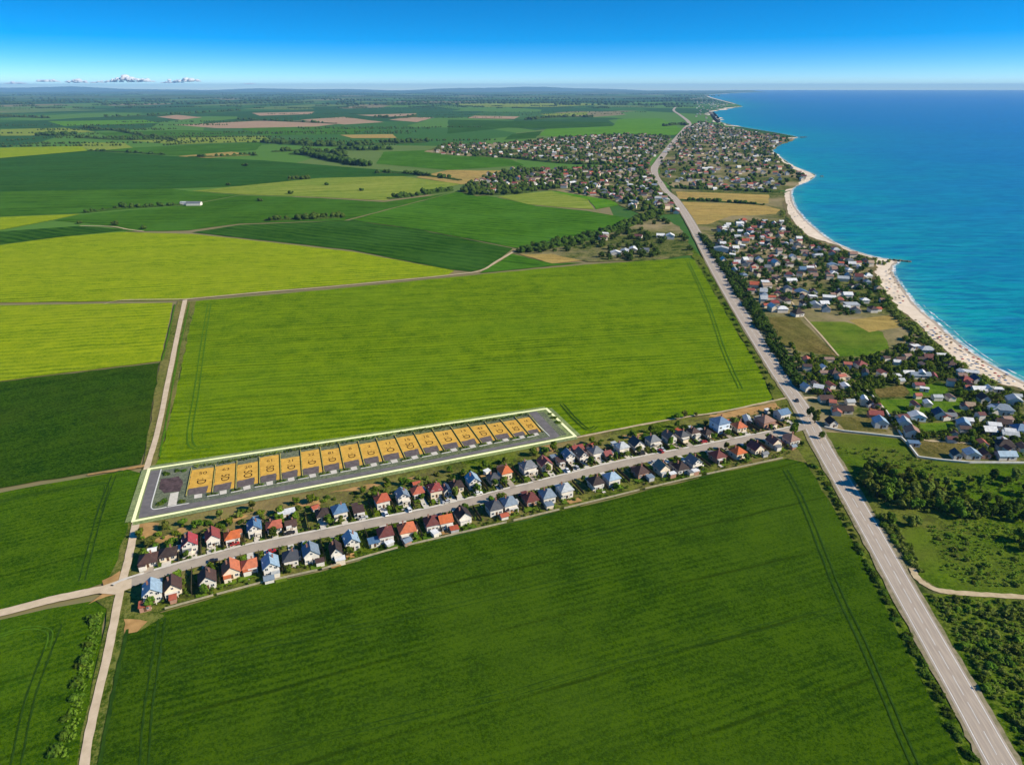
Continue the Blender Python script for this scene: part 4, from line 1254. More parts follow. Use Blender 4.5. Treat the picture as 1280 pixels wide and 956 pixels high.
def house(x, y, rz, w_, d_, h, roof, kind, wall, label, group, rise=2.5, detail=2, z=0.9, name='house', chimney=True, cat='house', rr=R):
    """detail 2: windows with panes, door, chimney, porch; 1: few windows; 0: walls and roof only"""
    rt = empty(name, (x, y, z), rz)
    tag(rt, label, cat, group)
    if kind in ('gable', 'gable_x'):
        ax = 'y' if kind == 'gable' else 'x'
        gable_wall(w_, d_, h, rise, ax).build('wall', WALLS[wall], rt)
        ro = gable_roof(w_, d_, h, rise, ax).build('roof', roof_mat(roof), rt)
    elif kind == 'hip':
        MB().box(-w_ / 2, -d_ / 2, -.6, w_ / 2, d_ / 2, h).build('wall', WALLS[wall], rt)
        ro = hip_roof(w_, d_, h, rise).build('roof', roof_mat(roof), rt)
    else:                                   # flat or low single slope
        MB().box(-w_ / 2, -d_ / 2, -.6, w_ / 2, d_ / 2, h).build('wall', WALLS[wall], rt)
        m = MB(); m.extrude([(-d_ / 2 - .3, h - 0.02), (d_ / 2 + .3, h + rise * 0.25), (d_ / 2 + .3, h + rise * 0.25 + .22), (-d_ / 2 - .3, h + .22)], 'x', -w_ / 2 - .3, w_ / 2 + .3)
        ro = m.build('roof', roof_mat(roof), rt)
    if detail == 0:
        return rt
    if chimney and kind != 'flat':
        cxp = w_ * rr.choice((-0.2, 0.2)); cyp = d_ * 0.12
        MB().box(cxp - .32, cyp - .32, h + rise * 0.2, cxp + .32, cyp + .32, h + rise + 0.55).box(cxp - .4, cyp - .4, h + rise + 0.55, cxp + .4, cyp + .4, h + rise + 0.68).build('chimney', CHIM, ro)
    st = 2 if h > 4.4 else 1

    def win(cx, cy, cz, face, ww=1.25, hh=1.35):
        m = MB(); p = MB()
        t0, t1 = -0.03, 0.07
        if face in ('f', 'b'):
            s = -1 if face == 'f' else 1
            ya, yb = sorted((cy + s * t0, cy + s * t1))
            m.box(cx - ww / 2, ya, cz - hh / 2, cx + ww / 2, yb, cz + hh / 2)
            ya, yb = sorted((cy + s * t1 * 0.5, cy + s * (t1 + 0.02)))
            for k in (-1, 1):
                p.box(cx + k * ww * .235 - ww * .2, ya, cz - hh * .41, cx + k * ww * .235 + ww * .2, yb, cz + hh * .41)
        else:
            s = 1 if face == 'r' else -1
            xa, xb = sorted((cx + s * t0, cx + s * t1))
            m.box(xa, cy - ww / 2, cz - hh / 2, xb, cy + ww / 2, cz + hh / 2)
            xa, xb = sorted((cx + s * t1 * 0.5, cx + s * (t1 + 0.02)))
            for k in (-1, 1):
                p.box(xa, cy + k * ww * .235 - ww * .2, cz - hh * .41, xb, cy + k * ww * .235 + ww * .2, cz + hh * .41)
        f = m.build('window', FRAME, rt)
        p.build('pane', GLASS, f)
    for s in range(st):
        cz = 1.55 + 2.75 * s
        xs = (-w_ * .3, w_ * .3) if (detail == 2) else (w_ * .25,)
        for xx in xs:
            win(xx, -d_ / 2, cz, 'f', ww=min(1.7, w_ * .22))
        if detail == 2:
            win(w_ / 2, -d_ * .12, cz, 'r'); win(-w_ / 2, d_ * .1, cz, 'l')
            win(w_ * .2, d_ / 2, cz, 'b')
    if kind == 'gable' and h + rise > 6.5 and detail == 2:
        win(0, -d_ / 2, h + rise * .25, 'f', 1.1, 1.1)
    MB().box(-.5, -d_ / 2 - .05, 0.02, .5, -d_ / 2 + .03, 2.15).build('door', DOOR, rt)
    if detail == 2:
        k = rr.random()
        if k < 0.55:                        # covered porch or balcony on posts
            pw = w_ * rr.uniform(.45, .8); pd = rr.uniform(1.3, 2.2); xo = rr.choice((-1, 1)) * (w_ - pw) / 2 * .9
            m = MB(); zt = 2.55
            m.box(xo - pw / 2, -d_ / 2 - pd, zt, xo + pw / 2, -d_ / 2 - 0.003, zt + .18)
            for s in (-1, 1):
                cxp = xo + s * (pw / 2 - .18)
                m.box(cxp - .13, -d_ / 2 - pd + .05, 0, cxp + .13, -d_ / 2 - pd + .31, zt)
            if st == 2:
                m.box(xo - pw / 2, -d_ / 2 - pd, zt + .18, xo + pw / 2, -d_ / 2 - pd + .1, zt + 1.1)
            m.build('porch', WALLS['white'], rt)
    return rt


def annex(rt, w_, d_, rf, wl, rr):
    """low extension with a lean-to roof behind or beside the main block"""
    k = rr.random()
    if k > .62:
        return
    aw, ad, ah = rr.uniform(2.4, 4.2), rr.uniform(2.2, 4.0), rr.uniform(2.2, 2.6)
    if k < .22:                             # at the back
        x0 = rr.uniform(-w_ / 2, w_ / 2 - aw); y0 = d_ / 2 - .02
    elif k < .44:                           # to the right, set back
        x0 = w_ / 2 - .02; y0 = rr.uniform(-.2, .2) * d_; aw *= .6
    else:                                   # towards the camera
        x0 = rr.choice((-w_ / 2 + .1, w_ / 2 - aw - .1)); ad *= .6; y0 = -d_ / 2 - ad + .02
    ax = MB().box(x0, y0, -.6, x0 + aw, y0 + ad, ah).build('annex', WALLS[wl if rr.random() < .6 else 'cream'], rt)
    m = MB(); m.box(x0 - .2, y0 - .2, ah + .003, x0 + aw + .2, y0 + ad + .2, ah + .15)
    m.build('annex_roof', roof_mat(rf if rr.random() < .5 else rr.choice(('grey', 'light grey', 'brown'))), ax)


STREET_A = math.atan2(g(983, 540)[1] - g(201, 718)[1], g(983, 540)[0] - g(201, 718)[0])
# pixel of the wall foot facing the camera, roof colour, roof kind, wall, width, depth, wall height, rise
UP = [
    ((186, 711), 'brown', 'hip', 'white', 8.4, 8.5, 2.8, 2.7), ((211, 703), 'dark brown', 'hip', 'cream', 8.4, 8.0, 2.9, 2.6), ((239, 693), 'bright red', 'gable', 'white', 7.6, 9.0, 4.8, 2.7), ((268, 684), 'red', 'gable', 'white', 7.0, 9.0, 4.2, 2.6),
    ((292, 681), 'orange', 'hip', 'cream', 7.4, 7.4, 3.2, 2.4), ((320, 673), 'blue', 'gable', 'white', 7.2, 8.5, 4.8, 2.6), ((344, 668), 'orange-red', 'hip', 'white', 8.0, 8.0, 3.0, 2.5), ((365, 664), 'brown', 'gable_x', 'white', 6.0, 6.0, 2.6, 1.8),
    ((405, 653), 'dark brown', 'hip', 'cream', 7.2, 7.8, 3.3, 2.6), ((427, 651), 'blue', 'hip', 'white', 8.0, 8.4, 4.6, 2.6), ((450, 648), 'brown', 'flat', 'white', 6.2, 7.5, 3.0, 1.2), ((480, 637), 'orange-red', 'hip', 'white', 8.0, 8.2, 4.6, 2.6),
    ((505.5, 632), 'blue-grey', 'gable', 'white', 7.2, 8.2, 4.8, 2.3), ((524, 624), 'orange-red', 'hip', 'cream', 7.0, 7.2, 3.2, 2.3), ((546, 624), 'red', 'hip', 'cream', 7.4, 8.6, 4.8, 2.5), ((560, 621), 'dark blue', 'gable', 'white', 4.6, 7.5, 3.0, 1.7),
    ((573, 617), 'dark brown', 'hip', 'cream', 7.2, 7.6, 3.3, 2.5), ((594, 613), 'light blue', 'gable', 'white', 7.4, 8.8, 5.0, 2.6), ((619, 606), 'dark grey', 'hip', 'cream', 6.8, 7.2, 3.0, 2.3), ((634, 601), 'orange', 'hip', 'cream', 7.2, 8.2, 4.6, 2.6),
    ((663, 595), 'grey', 'hip', 'white', 9.0, 9.0, 4.8, 3.0), ((684, 590), 'red', 'gable', 'cream', 7.8, 8.6, 4.4, 2.6), ((703, 584.5), 'brown', 'flat', 'white', 4.6, 5.6, 2.6, 0.8), ((713, 581), 'blue-grey', 'gable', 'white', 6.6, 7.5, 5.2, 2.2),
    ((730, 580), 'pinkish brown', 'gable', 'white', 6.8, 8.6, 4.8, 2.8), ((747.5, 575), 'grey', 'hip', 'white', 8.0, 8.4, 4.4, 2.7), ((761, 575), 'red', 'gable_x', 'cream', 5.0, 6.0, 2.7, 1.8), ((780, 569.5), 'light grey', 'hip', 'white', 8.0, 8.0, 4.8, 2.5),
    ((799, 565), 'dark grey', 'gable', 'white', 8.0, 9.0, 4.2, 3.0), ((819, 560), 'grey', 'hip', 'white', 8.2, 8.2, 4.2, 2.8), ((840, 556), 'pinkish brown', 'gable', 'white', 7.6, 8.4, 4.4, 2.8), ((856, 553), 'dark grey', 'hip', 'white', 7.4, 8.0, 3.8, 2.5),
    ((869, 548.5), 'brown', 'hip', 'white', 6.8, 7.2, 3.8, 2.4), ((886, 549), 'dark brown', 'hip', 'white', 7.0, 7.2, 3.1, 2.4), ((904, 543), 'blue', 'hip', 'bluewhite', 10.5, 11.0, 7.4, 2.8), ((927, 541), 'orange', 'hip', 'cream', 8.2, 8.2, 3.2, 2.8),
    ((961, 536), 'pinkish brown', 'hip', 'brick', 11.0, 10.5, 4.4, 3.0), ((981, 526), 'blue', 'gable_x', 'white', 9.6, 8.4, 4.6, 2.0),
]
LOW = [
    ((193, 755), 'light blue', 'gable', 'white', 8.2, 9.6, 5.0, 2.8), ((218, 747), 'brown', 'gable', 'cream', 7.6, 8.8, 3.6, 3.2), ((261, 738), 'brown', 'gable', 'white', 8.0, 9.0, 3.8, 3.2), ((291, 725), 'orange', 'gable', 'cream', 8.2, 9.0, 3.6, 3.0),
    ((314, 718), 'orange', 'hip', 'white', 7.4, 7.4, 3.2, 2.4), ((341, 722), 'light blue', 'gable', 'white', 7.8, 9.6, 5.2, 2.6), ((365, 710), 'dark grey', 'hip', 'white', 7.4, 8.4, 3.8, 2.8), ((391, 705), 'blue-grey', 'gable', 'white', 8.0, 8.8, 4.6, 2.8),
    ((422, 702), 'dark brown', 'gable', 'white', 6.0, 8.8, 4.2, 3.0), ((442, 690), 'light blue', 'gable', 'white', 7.6, 9.0, 4.8, 2.6), ((484, 680), 'dark red', 'hip', 'white', 8.0, 8.8, 4.2, 2.8), ((511, 675), 'orange', 'hip', 'cream', 9.0, 9.2, 4.2, 3.0),
    ((542, 666), 'dark red', 'hip', 'white', 7.6, 8.8, 4.2, 2.8), ((559, 663), 'orange', 'gable_x', 'white', 7.4, 7.6, 4.6, 2.2), ((582, 656), 'dark brown', 'gable', 'white', 7.8, 8.8, 4.0, 2.8), ((621, 646), 'dark grey', 'hip', 'white', 8.2, 9.0, 4.2, 3.0),
    ((639, 641), 'blue-grey', 'hip', 'white', 8.0, 8.8, 4.4, 2.8), ((666, 634), 'dark red', 'hip', 'brick', 7.8, 8.8, 3.4, 2.9), ((687, 631), 'blue-grey', 'hip', 'white', 8.0, 8.8, 4.2, 2.9), ((709, 624), 'light grey', 'hip', 'white', 8.2, 8.8, 4.8, 2.6),
    ((748, 613), 'dark brown', 'hip', 'white', 8.2, 8.6, 3.6, 2.9), ((768, 609), 'light blue', 'hip', 'white', 8.4, 8.4, 4.6, 2.8), ((804, 599), 'brown', 'hip', 'brick', 8.2, 8.6, 3.4, 2.8), ((831, 595), 'tan', 'gable', 'cream', 7.8, 8.6, 4.0, 2.8),
    ((854, 594), 'dark brown', 'hip', 'white', 8.0, 8.4, 3.4, 2.7), ((871, 589), 'grey', 'gable', 'white', 7.8, 8.6, 5.0, 2.6), ((901, 579), 'dark red', 'hip', 'brick', 8.4, 8.8, 3.4, 2.8), ((926, 575), 'orange', 'hip', 'cream', 8.2, 8.6, 4.0, 2.8),
    ((949, 569), 'red', 'gable', 'cream', 8.2, 8.8, 3.6, 2.9), ((971, 561), 'orange-red', 'gable', 'cream', 7.6, 8.2, 3.6, 2.7), ((993, 558), 'pinkish brown', 'hip', 'white', 8.6, 8.8, 3.6, 2.8),
]
KN = {'hip': 'hipped', 'gable': 'gabled', 'gable_x': 'low gabled', 'flat': 'flat'}
HOUSES = []          # (x, y, radius)
ROWS = {}
for side, lst in (('plot', UP), ('field', LOW)):
    row = []
    rr = random.Random(21 if side == 'plot' else 22)
    for i, (p, rf, kd, wl, w_, d_, h, rise) in enumerate(lst):
        x, y = g(*p)
        w_ *= .83; d_ *= .82; h *= .92
        rz = STREET_A + rr.uniform(-.05, .05)
        c = Vector((x, y)) + Matrix.Rotation(rz, 2) @ Vector((0, d_ / 2))
        nm = '%s %s-roofed' % (rf, KN[kd])
        label = '%s %s %s-roofed house, %s from the crossroads on the %s side of the street' % ({'bluewhite': 'pale blue'}.get(wl, wl), rf, KN[kd], ordinal(i), side)
        if len(label.split()) > 16:
            label = label.replace(' of the street', '')
        hs_ = house(c.x, c.y, rz, w_, d_, h, rf, kd, wl, label, 'houses along the street', rise=rise, rr=rr)
        annex(hs_, w_, d_, rf, wl, rr)
        HOUSES.append((c.x, c.y, max(w_, d_) * .72))
        row.append((c, rz, w_, d_, nm, p))
    ROWS[side] = row

# driveways, garden fences, garden walls
u = Vector((math.cos(STREET_A), math.sin(STREET_A))); vN = Vector((-u.y, u.x))


def street_y(c):
    """signed distance of point c from the street centre line along vN"""
    best = None
    for a, b in zip(STC[:-1], STC[1:]):
        a = Vector(a); b = Vector(b); ab = b - a
        t = max(0, min(1, (c - a).dot(ab) / ab.length_squared))
        q = a + ab * t
        d = (c - q)
        if best is None or d.length < abs(best[0]):
            best = (d.length * (1 if d.dot(vN) > 0 else -1), q)
    return best


PZ = [0]
for side, row in ROWS.items():
    rr = random.Random(5 if side == 'plot' else 6)
    for i, (c, rz, w_, d_, nm, p) in enumerate(row):
        dist, q = street_y(c)
        s = 1 if side == 'plot' else -1
        # driveway from the street to the near house wall
        xo = rr.uniform(-.2, .2) * w_
        a0 = c + u * xo
        d0, q0 = street_y(a0)
        wid = rr.uniform(2.6, 4.2)
        inner = abs(d0) - d_ / 2 - 0.1
        if inner > 4.5:
            A = a0 - vN * s * (abs(d0) - 3.3); B = a0 - vN * s * (abs(d0) - inner)
            sheet('driveway', [tuple(A - u * wid / 2), tuple(A + u * wid / 2), tuple(B + u * wid / 2), tuple(B - u * wid / 2)], CONC if rr.random() < .75 else ASPH2, 'pale driveway of the %s house, %s from the crossroads, %s side' % (nm, ordinal(i), side), 'driveway', z=1.03 + 0.0005 * i, jitter=0.15, seg=1.5, world=True)
        # lawn patches and paved corners of the lot
        for kind_, mt_, n_p in (('patio', CONC, rr.choice((0, 1, 1))), ('garden_lawn', FM['lot'], 2), ('garden_bed', SOIL, rr.choice((0, 0, 1)))):
            for k_ in range(n_p):
                sg = rr.choice((-1, 1))
                cc = c + u * rr.uniform(-.55, .55) * w_ + vN * sg * (d_ / 2 + rr.uniform(1.0, 4.0))
                if abs(street_y(cc)[0]) < 5.6:
                    continue
                hx, hy = (rr.uniform(.8, 2), rr.uniform(.8, 1.8)) if kind_ == 'patio' else (rr.uniform(1.5, 4), rr.uniform(1, 2.4))
                sheet(kind_, [tuple(cc - u * hx - vN * hy), tuple(cc + u * hx - vN * hy), tuple(cc + u * hx + vN * hy), tuple(cc - u * hx + vN * hy)], mt_, '%s %s the %s house, %s from the crossroads, %s side' % (kind_.replace('_', ' '), 'behind' if sg > 0 else 'before', nm, ordinal(i), side), 'ground', z=0.937 + 0.0006 * PZ[0], jitter=0.4, seg=1.0, world=True)
                PZ[0] += 1
        # garden fence on the right boundary
        if i + 1 < len(row):
            c2 = row[i + 1][0]
            if (c2 - c).length < 26:
                mid = (c + c2) / 2 + u * rr.uniform(-.4, .4)
                dm, qm = street_y(mid)
                A = mid - vN * s * (abs(dm) - 5.2); B = mid + vN * s * ((7 if side == 'plot' else 3.5) + rr.uniform(0, 2))
                fence_thing('garden_fence', A, B, 'dark fence right of the %s house %s from the crossroads, %s side' % (nm, ordinal(i), side), 'fence', 'garden fences between the houses', h=rr.uniform(1.6, 2.2))
# low wall at the back of the lower gardens
WALLM = mat_plain('rough garden wall', (0.40, 0.34, 0.22), (0.26, 0.23, 0.14), 0.6, 0.95, 0.05)
GW = [(205, 764), (270, 746), (332, 729.5), (400, 714.5), (502, 685.5), (640, 653.5), (702, 638.5), (804, 613.5), (880, 595.5), (983, 573.5)]
for i in range(len(GW) - 1):
    A = g(*lp(GW[i], GW[i + 1], 0.03)); B = g(*lp(GW[i], GW[i + 1], 0.95))
    fence_thing('garden_wall', A, B, 'pale low wall at the field edge, %s length from the crossroads' % ORD[i], 'wall', 'low walls behind the lower gardens', h=0.9, mat=WALLM, wd=0.35, post=6)

# odd buildings of the street
x, y = g(357, 651)
house(x, y + 3, STREET_A, 8.0, 4.5, 2.6, 'white', 'flat', 'white', 'white flat shed behind the small brown house on the plot side', None, name='shed', detail=1, cat='shed', rise=.4)
x, y = g(935, 531)
house(x, y + 3, STREET_A - .5, 4.0, 8.0, 2.4, 'light grey', 'gable', 'grey', 'narrow light grey shed right of the big blue house', None, name='shed', detail=1, cat='shed', rise=1.0, chimney=False)
x, y = g(721, 568)
house(x, y, STREET_A, 6.5, 7.0, 3.2, 'red', 'gable_x', 'brick', 'red roofed outbuilding behind the blue-grey gabled house', None, name='outbuilding', detail=1, cat='outbuilding', rise=2.4)
x, y = g(183, 762)
house(x, y, STREET_A, 4.2, 4.0, 2.3, 'orange-red', 'flat', 'brick', 'small brick shed in front of the first light blue house', None, name='shed', detail=1, cat='shed', rise=.5)
x, y = g(468, 682)
house(x, y, STREET_A, 5.0, 4.5, 2.2, 'blue', 'flat', 'white', 'low blue roofed garage on the field side of the street', None, name='garage', detail=1, cat='garage', rise=.5)

# small garden sheds, one behind or beside about half of the houses
rr = random.Random(91)
for side, row in ROWS.items():
    for i, (c, rz, w_, d_, nm, p) in enumerate(row):
        if rr.random() > .5:
            continue
        q = c + vN * (d_ / 2 + rr.uniform(3.0, 6.5)) + u * rr.uniform(-.5, .5) * w_ if side == 'plot' else c - vN * (d_ / 2 + rr.uniform(2.2, 3.4)) + u * rr.uniform(-.6, .6) * w_
        if abs(street_y(q)[0]) < 6 or any((q.x - h[0]) ** 2 + (q.y - h[1]) ** 2 < (h[2] + .6) ** 2 for h in HOUSES if h[2] > 3 and (h[0], h[1]) != (c.x, c.y)):
            continue
        house(q.x, q.y, rz + rr.choice((0, 0, .3)), rr.uniform(2.4, 4.2), rr.uniform(2.2, 3.4), rr.uniform(1.9, 2.4), rr.choice(('grey', 'light grey', 'brown', 'white', 'orange-red', 'blue-grey')), rr.choice(('flat', 'gable_x', 'flat')), rr.choice(('cream', 'white', 'brick', 'grey')), 'small garden shed by the %s house, %s from the crossroads, %s side' % (nm, ordinal(i), side), 'garden sheds along the street', rise=.7, detail=0, name='garden_shed', cat='shed')
        HOUSES.insert(60, (q.x, q.y, 2.6))

# ------------------------------------------------------------------ settlement between highway and beach (near part)
SG = 'houses of the settlement below the beach'
NEARV = [  # pixel foot, roof, kind, wall, w, d, h, rise, rot, label
    ((1077, 462), 'red', 'hip', 'white', 9, 9, 3.2, 2.4, .2, 'red hipped house among trees below the dry and green plots'),
    ((1009, 491), 'light grey', 'gable', 'white', 7, 8, 3.0, 2.0, .3, 'light grey cottage beside the highway shrubs, nearer the road'),
    ((1024, 490), 'white', 'gable_x', 'white', 8, 6, 2.6, 1.6, -.5, 'long white roofed shed beside the highway cottage'),
    ((1054, 478), 'tan', 'hip', 'white', 11, 9, 3.2, 2.4, .1, 'large tan roofed bungalow with white walls'),
    ((1043, 473), 'brown', 'hip', 'cream', 8, 8, 3.0, 2.4, .2, 'brown house directly behind the tan bungalow'),
    ((1033, 505), 'brown', 'gable_x', 'cream', 11, 7, 2.8, 2.0, .0, 'long brown barn behind the yard entrance'),
    ((1054, 519), 'dark brown', 'gable_x', 'cream', 16, 8, 2.8, 2.2, -.1, 'longest dark brown barn near the highway'),
    ((1041, 536), 'brown', 'gable', 'white', 7, 8, 3.0, 2.4, .1, 'brown house with white gable next to the lot wall'),
    ((1102, 537), 'light blue', 'gable', 'white', 10, 9, 3.8, 2.4, -.15, 'light blue gabled house inside the walled lot'),
    ((1095, 524), 'red', 'gable_x', 'brick', 11, 6, 2.6, 1.8, -.1, 'red barn behind the light blue gabled house'),
    ((1089, 511), 'brown', 'gable', 'white', 6, 6, 2.6, 1.8, .0, 'small brown hut in the red soil yard'),
    ((1148, 528), 'white', 'gable', 'bluewhite', 12, 8, 3.0, 2.0, -.15, 'white roofed house left of the dark blue gable'),
    ((1176, 526), 'dark blue', 'gable', 'white', 9, 9, 3.4, 2.8, -.2, 'dark blue gabled house right of the green lots'),
    ((1188, 526), 'grey', 'gable_x', 'white', 9, 6, 2.6, 1.4, -.1, 'low grey annex right of the dark blue gable'),
    ((1132, 537), 'light grey', 'gable', 'white', 9, 9, 3.6, 2.2, -.25, 'light grey roofed house at the bend of the wall'),
    ((1142, 549), 'pinkish brown', 'gable', 'white', 10, 9, 3.6, 2.4, -.3, 'pinkish roofed house in front of the light grey one'),
    ((1143, 560), 'blue', 'flat', 'grey', 8, 5, 2.2, .6, -.2, 'low dark blue shed inside the wall corner'),
    ((1206, 538), 'light blue', 'gable', 'white', 9, 8, 3.2, 2.2, -.4, 'light blue house with white side behind the brown garden'),
    ((1238, 546), 'white', 'gable_x', 'brick', 9, 8, 3.2, 2.0, -.1, 'white roofed brick house near the right edge'),
    ((1255, 521), 'blue-grey', 'hip', 'white', 15, 11, 4.0, 2.8, -.2, 'large blue-grey house with white walls by the right edge'),
    ((1270, 508), 'light grey', 'gable', 'white', 11, 9, 3.4, 2.2, -.3, 'light grey gabled house at the right edge below the beach'),
    ((1225, 494), 'white', 'gable_x', 'white', 11, 9, 3.0, 1.8, -.1, 'bright white roofed house below the beach'),
    ((1232, 506), 'dark red', 'gable', 'white', 8, 9, 3.2, 2.6, -.1, 'dark red gabled house in front of the bright white roof'),
    ((1208, 481), 'red', 'hip', 'cream', 9, 7, 2.8, 2.2, .1, 'red hipped cottage nearest the sand'),
    ((1222, 481), 'dark blue', 'gable', 'grey', 8, 8, 3.0, 2.2, .0, 'dark blue gabled cottage beside the red one'),
    ((1151, 475), 'blue-grey', 'gable_x', 'white', 18, 7, 2.8, 1.8, -.03, 'long blue-grey roofed row behind the brown plot'),
    ((1136, 472), 'white', 'gable_x', 'white', 10, 6, 2.6, 1.5, .0, 'white roofed hut at the left end of the long row'),
    ((1160, 444), 'light grey', 'hip', 'white', 13, 10, 3.6, 2.2, -.1, 'large light grey house behind the beach shrubs'),
    ((1145, 438), 'white', 'flat', 'white', 9, 6, 2.6, .8, .1, 'white flat shed left of the large light grey house'),
    ((1161, 452), 'dark red', 'gable_x', 'brick', 9, 6, 2.8, 2.0, .0, 'dark red hut below the large light grey house'),
    ((1177, 449), 'white', 'gable_x', 'white', 9, 5, 2.5, 1.2, -.1, 'small white roof close to the beach bushes'),
    ((1212, 470), 'white', 'gable_x', 'white', 15, 4, 2.5, 1.2, -.35, 'long narrow white shed behind the sand'),
    ((1259, 566), 'dark brown', 'hip', 'white', 12, 10, 3.4, 3.0, -.2, 'dark brown hipped house above the blue-white barn'),
    ((1264, 551), 'light grey', 'gable_x', 'white', 11, 8, 3.0, 1.8, -.3, 'light grey roof between brown house and blue house'),
    ((1278, 546), 'blue', 'hip', 'white', 11, 10, 3.6, 2.8, .0, 'bright blue hipped house cut by the right edge'),
    ((1197, 576), 'dark grey', 'gable', 'white', 6, 7, 2.8, 2.0, -.1, 'small dark grey hut on the wall corner side'),
    ((1217, 576), 'light blue', 'gable', 'white', 10, 8, 3.0, 2.0, -.15, 'light blue gabled house along the lower lot wall'),
    ((1259, 577), 'light blue', 'gable_x', 'white', 13, 7, 3.0, 1.8, .0, 'light blue long barn at the lower lot wall'),
    ((1233, 575), 'dark red', 'gable', 'brick', 6, 7, 2.6, 2.0, -.1, 'dark red hut between two light blue roofs'),
    ((1156, 491), 'white', 'flat', 'white', 7, 4, 2.2, .8, -.4, 'lone white hut on the brown and green lot'),
    ((1122, 475), 'white', 'flat', 'white', 6, 5, 2.4, .6, .0, 'small white hut between the trees and long row'),
    ((1126, 455), 'brown', 'gable_x', 'white', 9, 6, 2.6, 1.8, .1, 'brown cottage hidden among the trees'),
    ((1030, 465), 'white', 'gable', 'white', 6, 6, 2.6, 1.6, .2, 'small white cottage among highway trees'),
    ((998, 397), 'dark brown', 'hip', 'white', 12, 11, 3.2, 3.0, .3, 'large dark brown hipped house at the path end'),
    ((1213, 513), 'tan', 'gable_x', 'cream', 7, 6, 2.6, 1.8, -.2, 'tan hut left of the blue-grey house'),
    ((1248, 492), 'white', 'flat', 'white', 8, 5, 2.4, .7, -.2, 'white flat hut below the end of the beach'),
    ((1190, 462), 'brown', 'hip', 'cream', 9, 8, 3.0, 2.2, .0, 'brown hipped cottage behind the beach hedge'),
    ((1256, 536), 'brown', 'gable_x', 'cream', 10, 7, 2.8, 2.2, -.4, 'brown roof just below the large blue-grey house'),
]
for p, rf, kd, wl, w_, d_, h, rise, rot, lab in NEARV:
    x, y = g(*p)
    w_ *= .78; d_ *= .78
    house(x, y + d_ / 2, rot, w_, d_, h, rf, kd, wl, lab, SG, rise=rise, detail=1, chimney=kd in ('hip',))
    HOUSES.append((x, y + d_ / 2, max(w_, d_) * .62))

MIDK = .82
MID = [((902, 316), 'light grey', 'gable', 22, 12), ((938, 293), 'red', 'hip', 12, 12), ((925, 283), 'white', 'gable_x', 14, 8), ((900, 289), 'brown', 'hip', 11, 10), ((1003, 370), 'blue', 'gable', 15, 12), ((990, 355), 'white', 'gable_x', 13, 9),
       ((1020, 386), 'light grey', 'gable', 12, 11), ((1031, 385), 'white', 'gable', 9, 10), ((1023, 317), 'dark blue', 'hip', 12, 12), ((1041, 320), 'red', 'gable_x', 12, 9), ((1016, 343), 'brown', 'hip', 13, 10), ((1004, 341), 'blue', 'gable', 10, 9),
       ((1042, 336), 'light blue', 'gable', 13, 10), ((970, 334), 'white', 'gable_x', 14, 8), ((932, 334), 'dark grey', 'gable', 10, 11), ((967, 391), 'white', 'gable_x', 12, 8), ((968, 384), 'red', 'hip', 12, 9), ((1038, 377), 'white', 'flat', 15, 10), ((1066, 386), 'light grey', 'flat', 16, 10),
       ((1055, 353), 'light grey', 'gable_x', 14, 8), ((1074, 352), 'dark red', 'gable', 11, 10), ((959, 362), 'tan', 'gable_x', 12, 9), ((905, 329), 'white', 'gable_x', 12, 8), ((955, 381), 'light grey', 'gable', 10, 8), ((983, 381), 'brown', 'hip', 11, 9), ((1066, 334), 'white', 'gable_x', 10, 7), ((1060, 376), 'white', 'gable_x', 11, 8)]
rv = random.Random(77)
VCOL = ['red', 'white', 'white', 'light grey', 'light grey', 'brown', 'grey', 'dark red', 'orange-red', 'white', 'pinkish brown', 'tan', 'dark brown', 'blue-grey']
POLY_MID = [(888, 296), (925, 276), (975, 279), (1000, 298), (1036, 309), (1060, 320), (1088, 328), (1090, 345), (1100, 365), (1112, 384), (1106, 392), (1060, 396), (1000, 392), (960, 393), (935, 365), (905, 325)]
cnt = {}


def mid_house(x, y, rf, kd, w_, d_, place, group):
    h = rv.uniform(2.8, 3.6) if rv.random() < .75 else rv.uniform(4.5, 5.4)
    lab = '%s %s-roofed house %s' % (rf, KN[kd], place)
    house(x, y, rv.choice((-.1, 1.47)) + rv.uniform(-.25, .25), w_, d_, h, rf, kd, rv.choice(('white', 'white', 'white', 'cream')), lab, group, rise=rv.uniform(1.8, 2.8), detail=0, rr=rv)
    HOUSES.append((x, y, max(w_, d_) * .6))


for p, rf, kd, w_, d_ in MID:
    x, y = g(*p)
    mid_house(x, y + 4, rf, kd, w_ * MIDK, d_ * MIDK, 'among trees in the beach village', 'houses of the beach village')
for x, y in scatter(POLY_MID, 75, rv, 15, HOUSES):
    mid_house(x, y, rv.choice(VCOL), rv.choice(('hip', 'gable', 'gable_x', 'gable_x', 'flat')), rv.uniform(6, 10), rv.uniform(5.5, 8), 'among trees in the beach village', 'houses of the beach village')
for p, rf, kd in (((754, 301), 'dark red', 'hip'), ((757, 297), 'white', 'flat'), ((798, 299), 'dark red', 'gable_x'), ((792, 315), 'white', 'gable_x'), ((781, 318), 'light grey', 'gable_x'), ((826, 298), 'white', 'gable_x'), ((838, 300), 'white', 'gable'), ((806, 316), 'grey', 'flat'), ((770, 320), 'white', 'gable'), ((846, 268), 'red', 'gable')):
    x, y = g(*p)
    mid_house(x, y + 4, rf, kd, rv.uniform(10, 15), rv.uniform(8, 11), 'in the hamlet behind the fresh green field', 'houses of the hamlet')
nh = 0
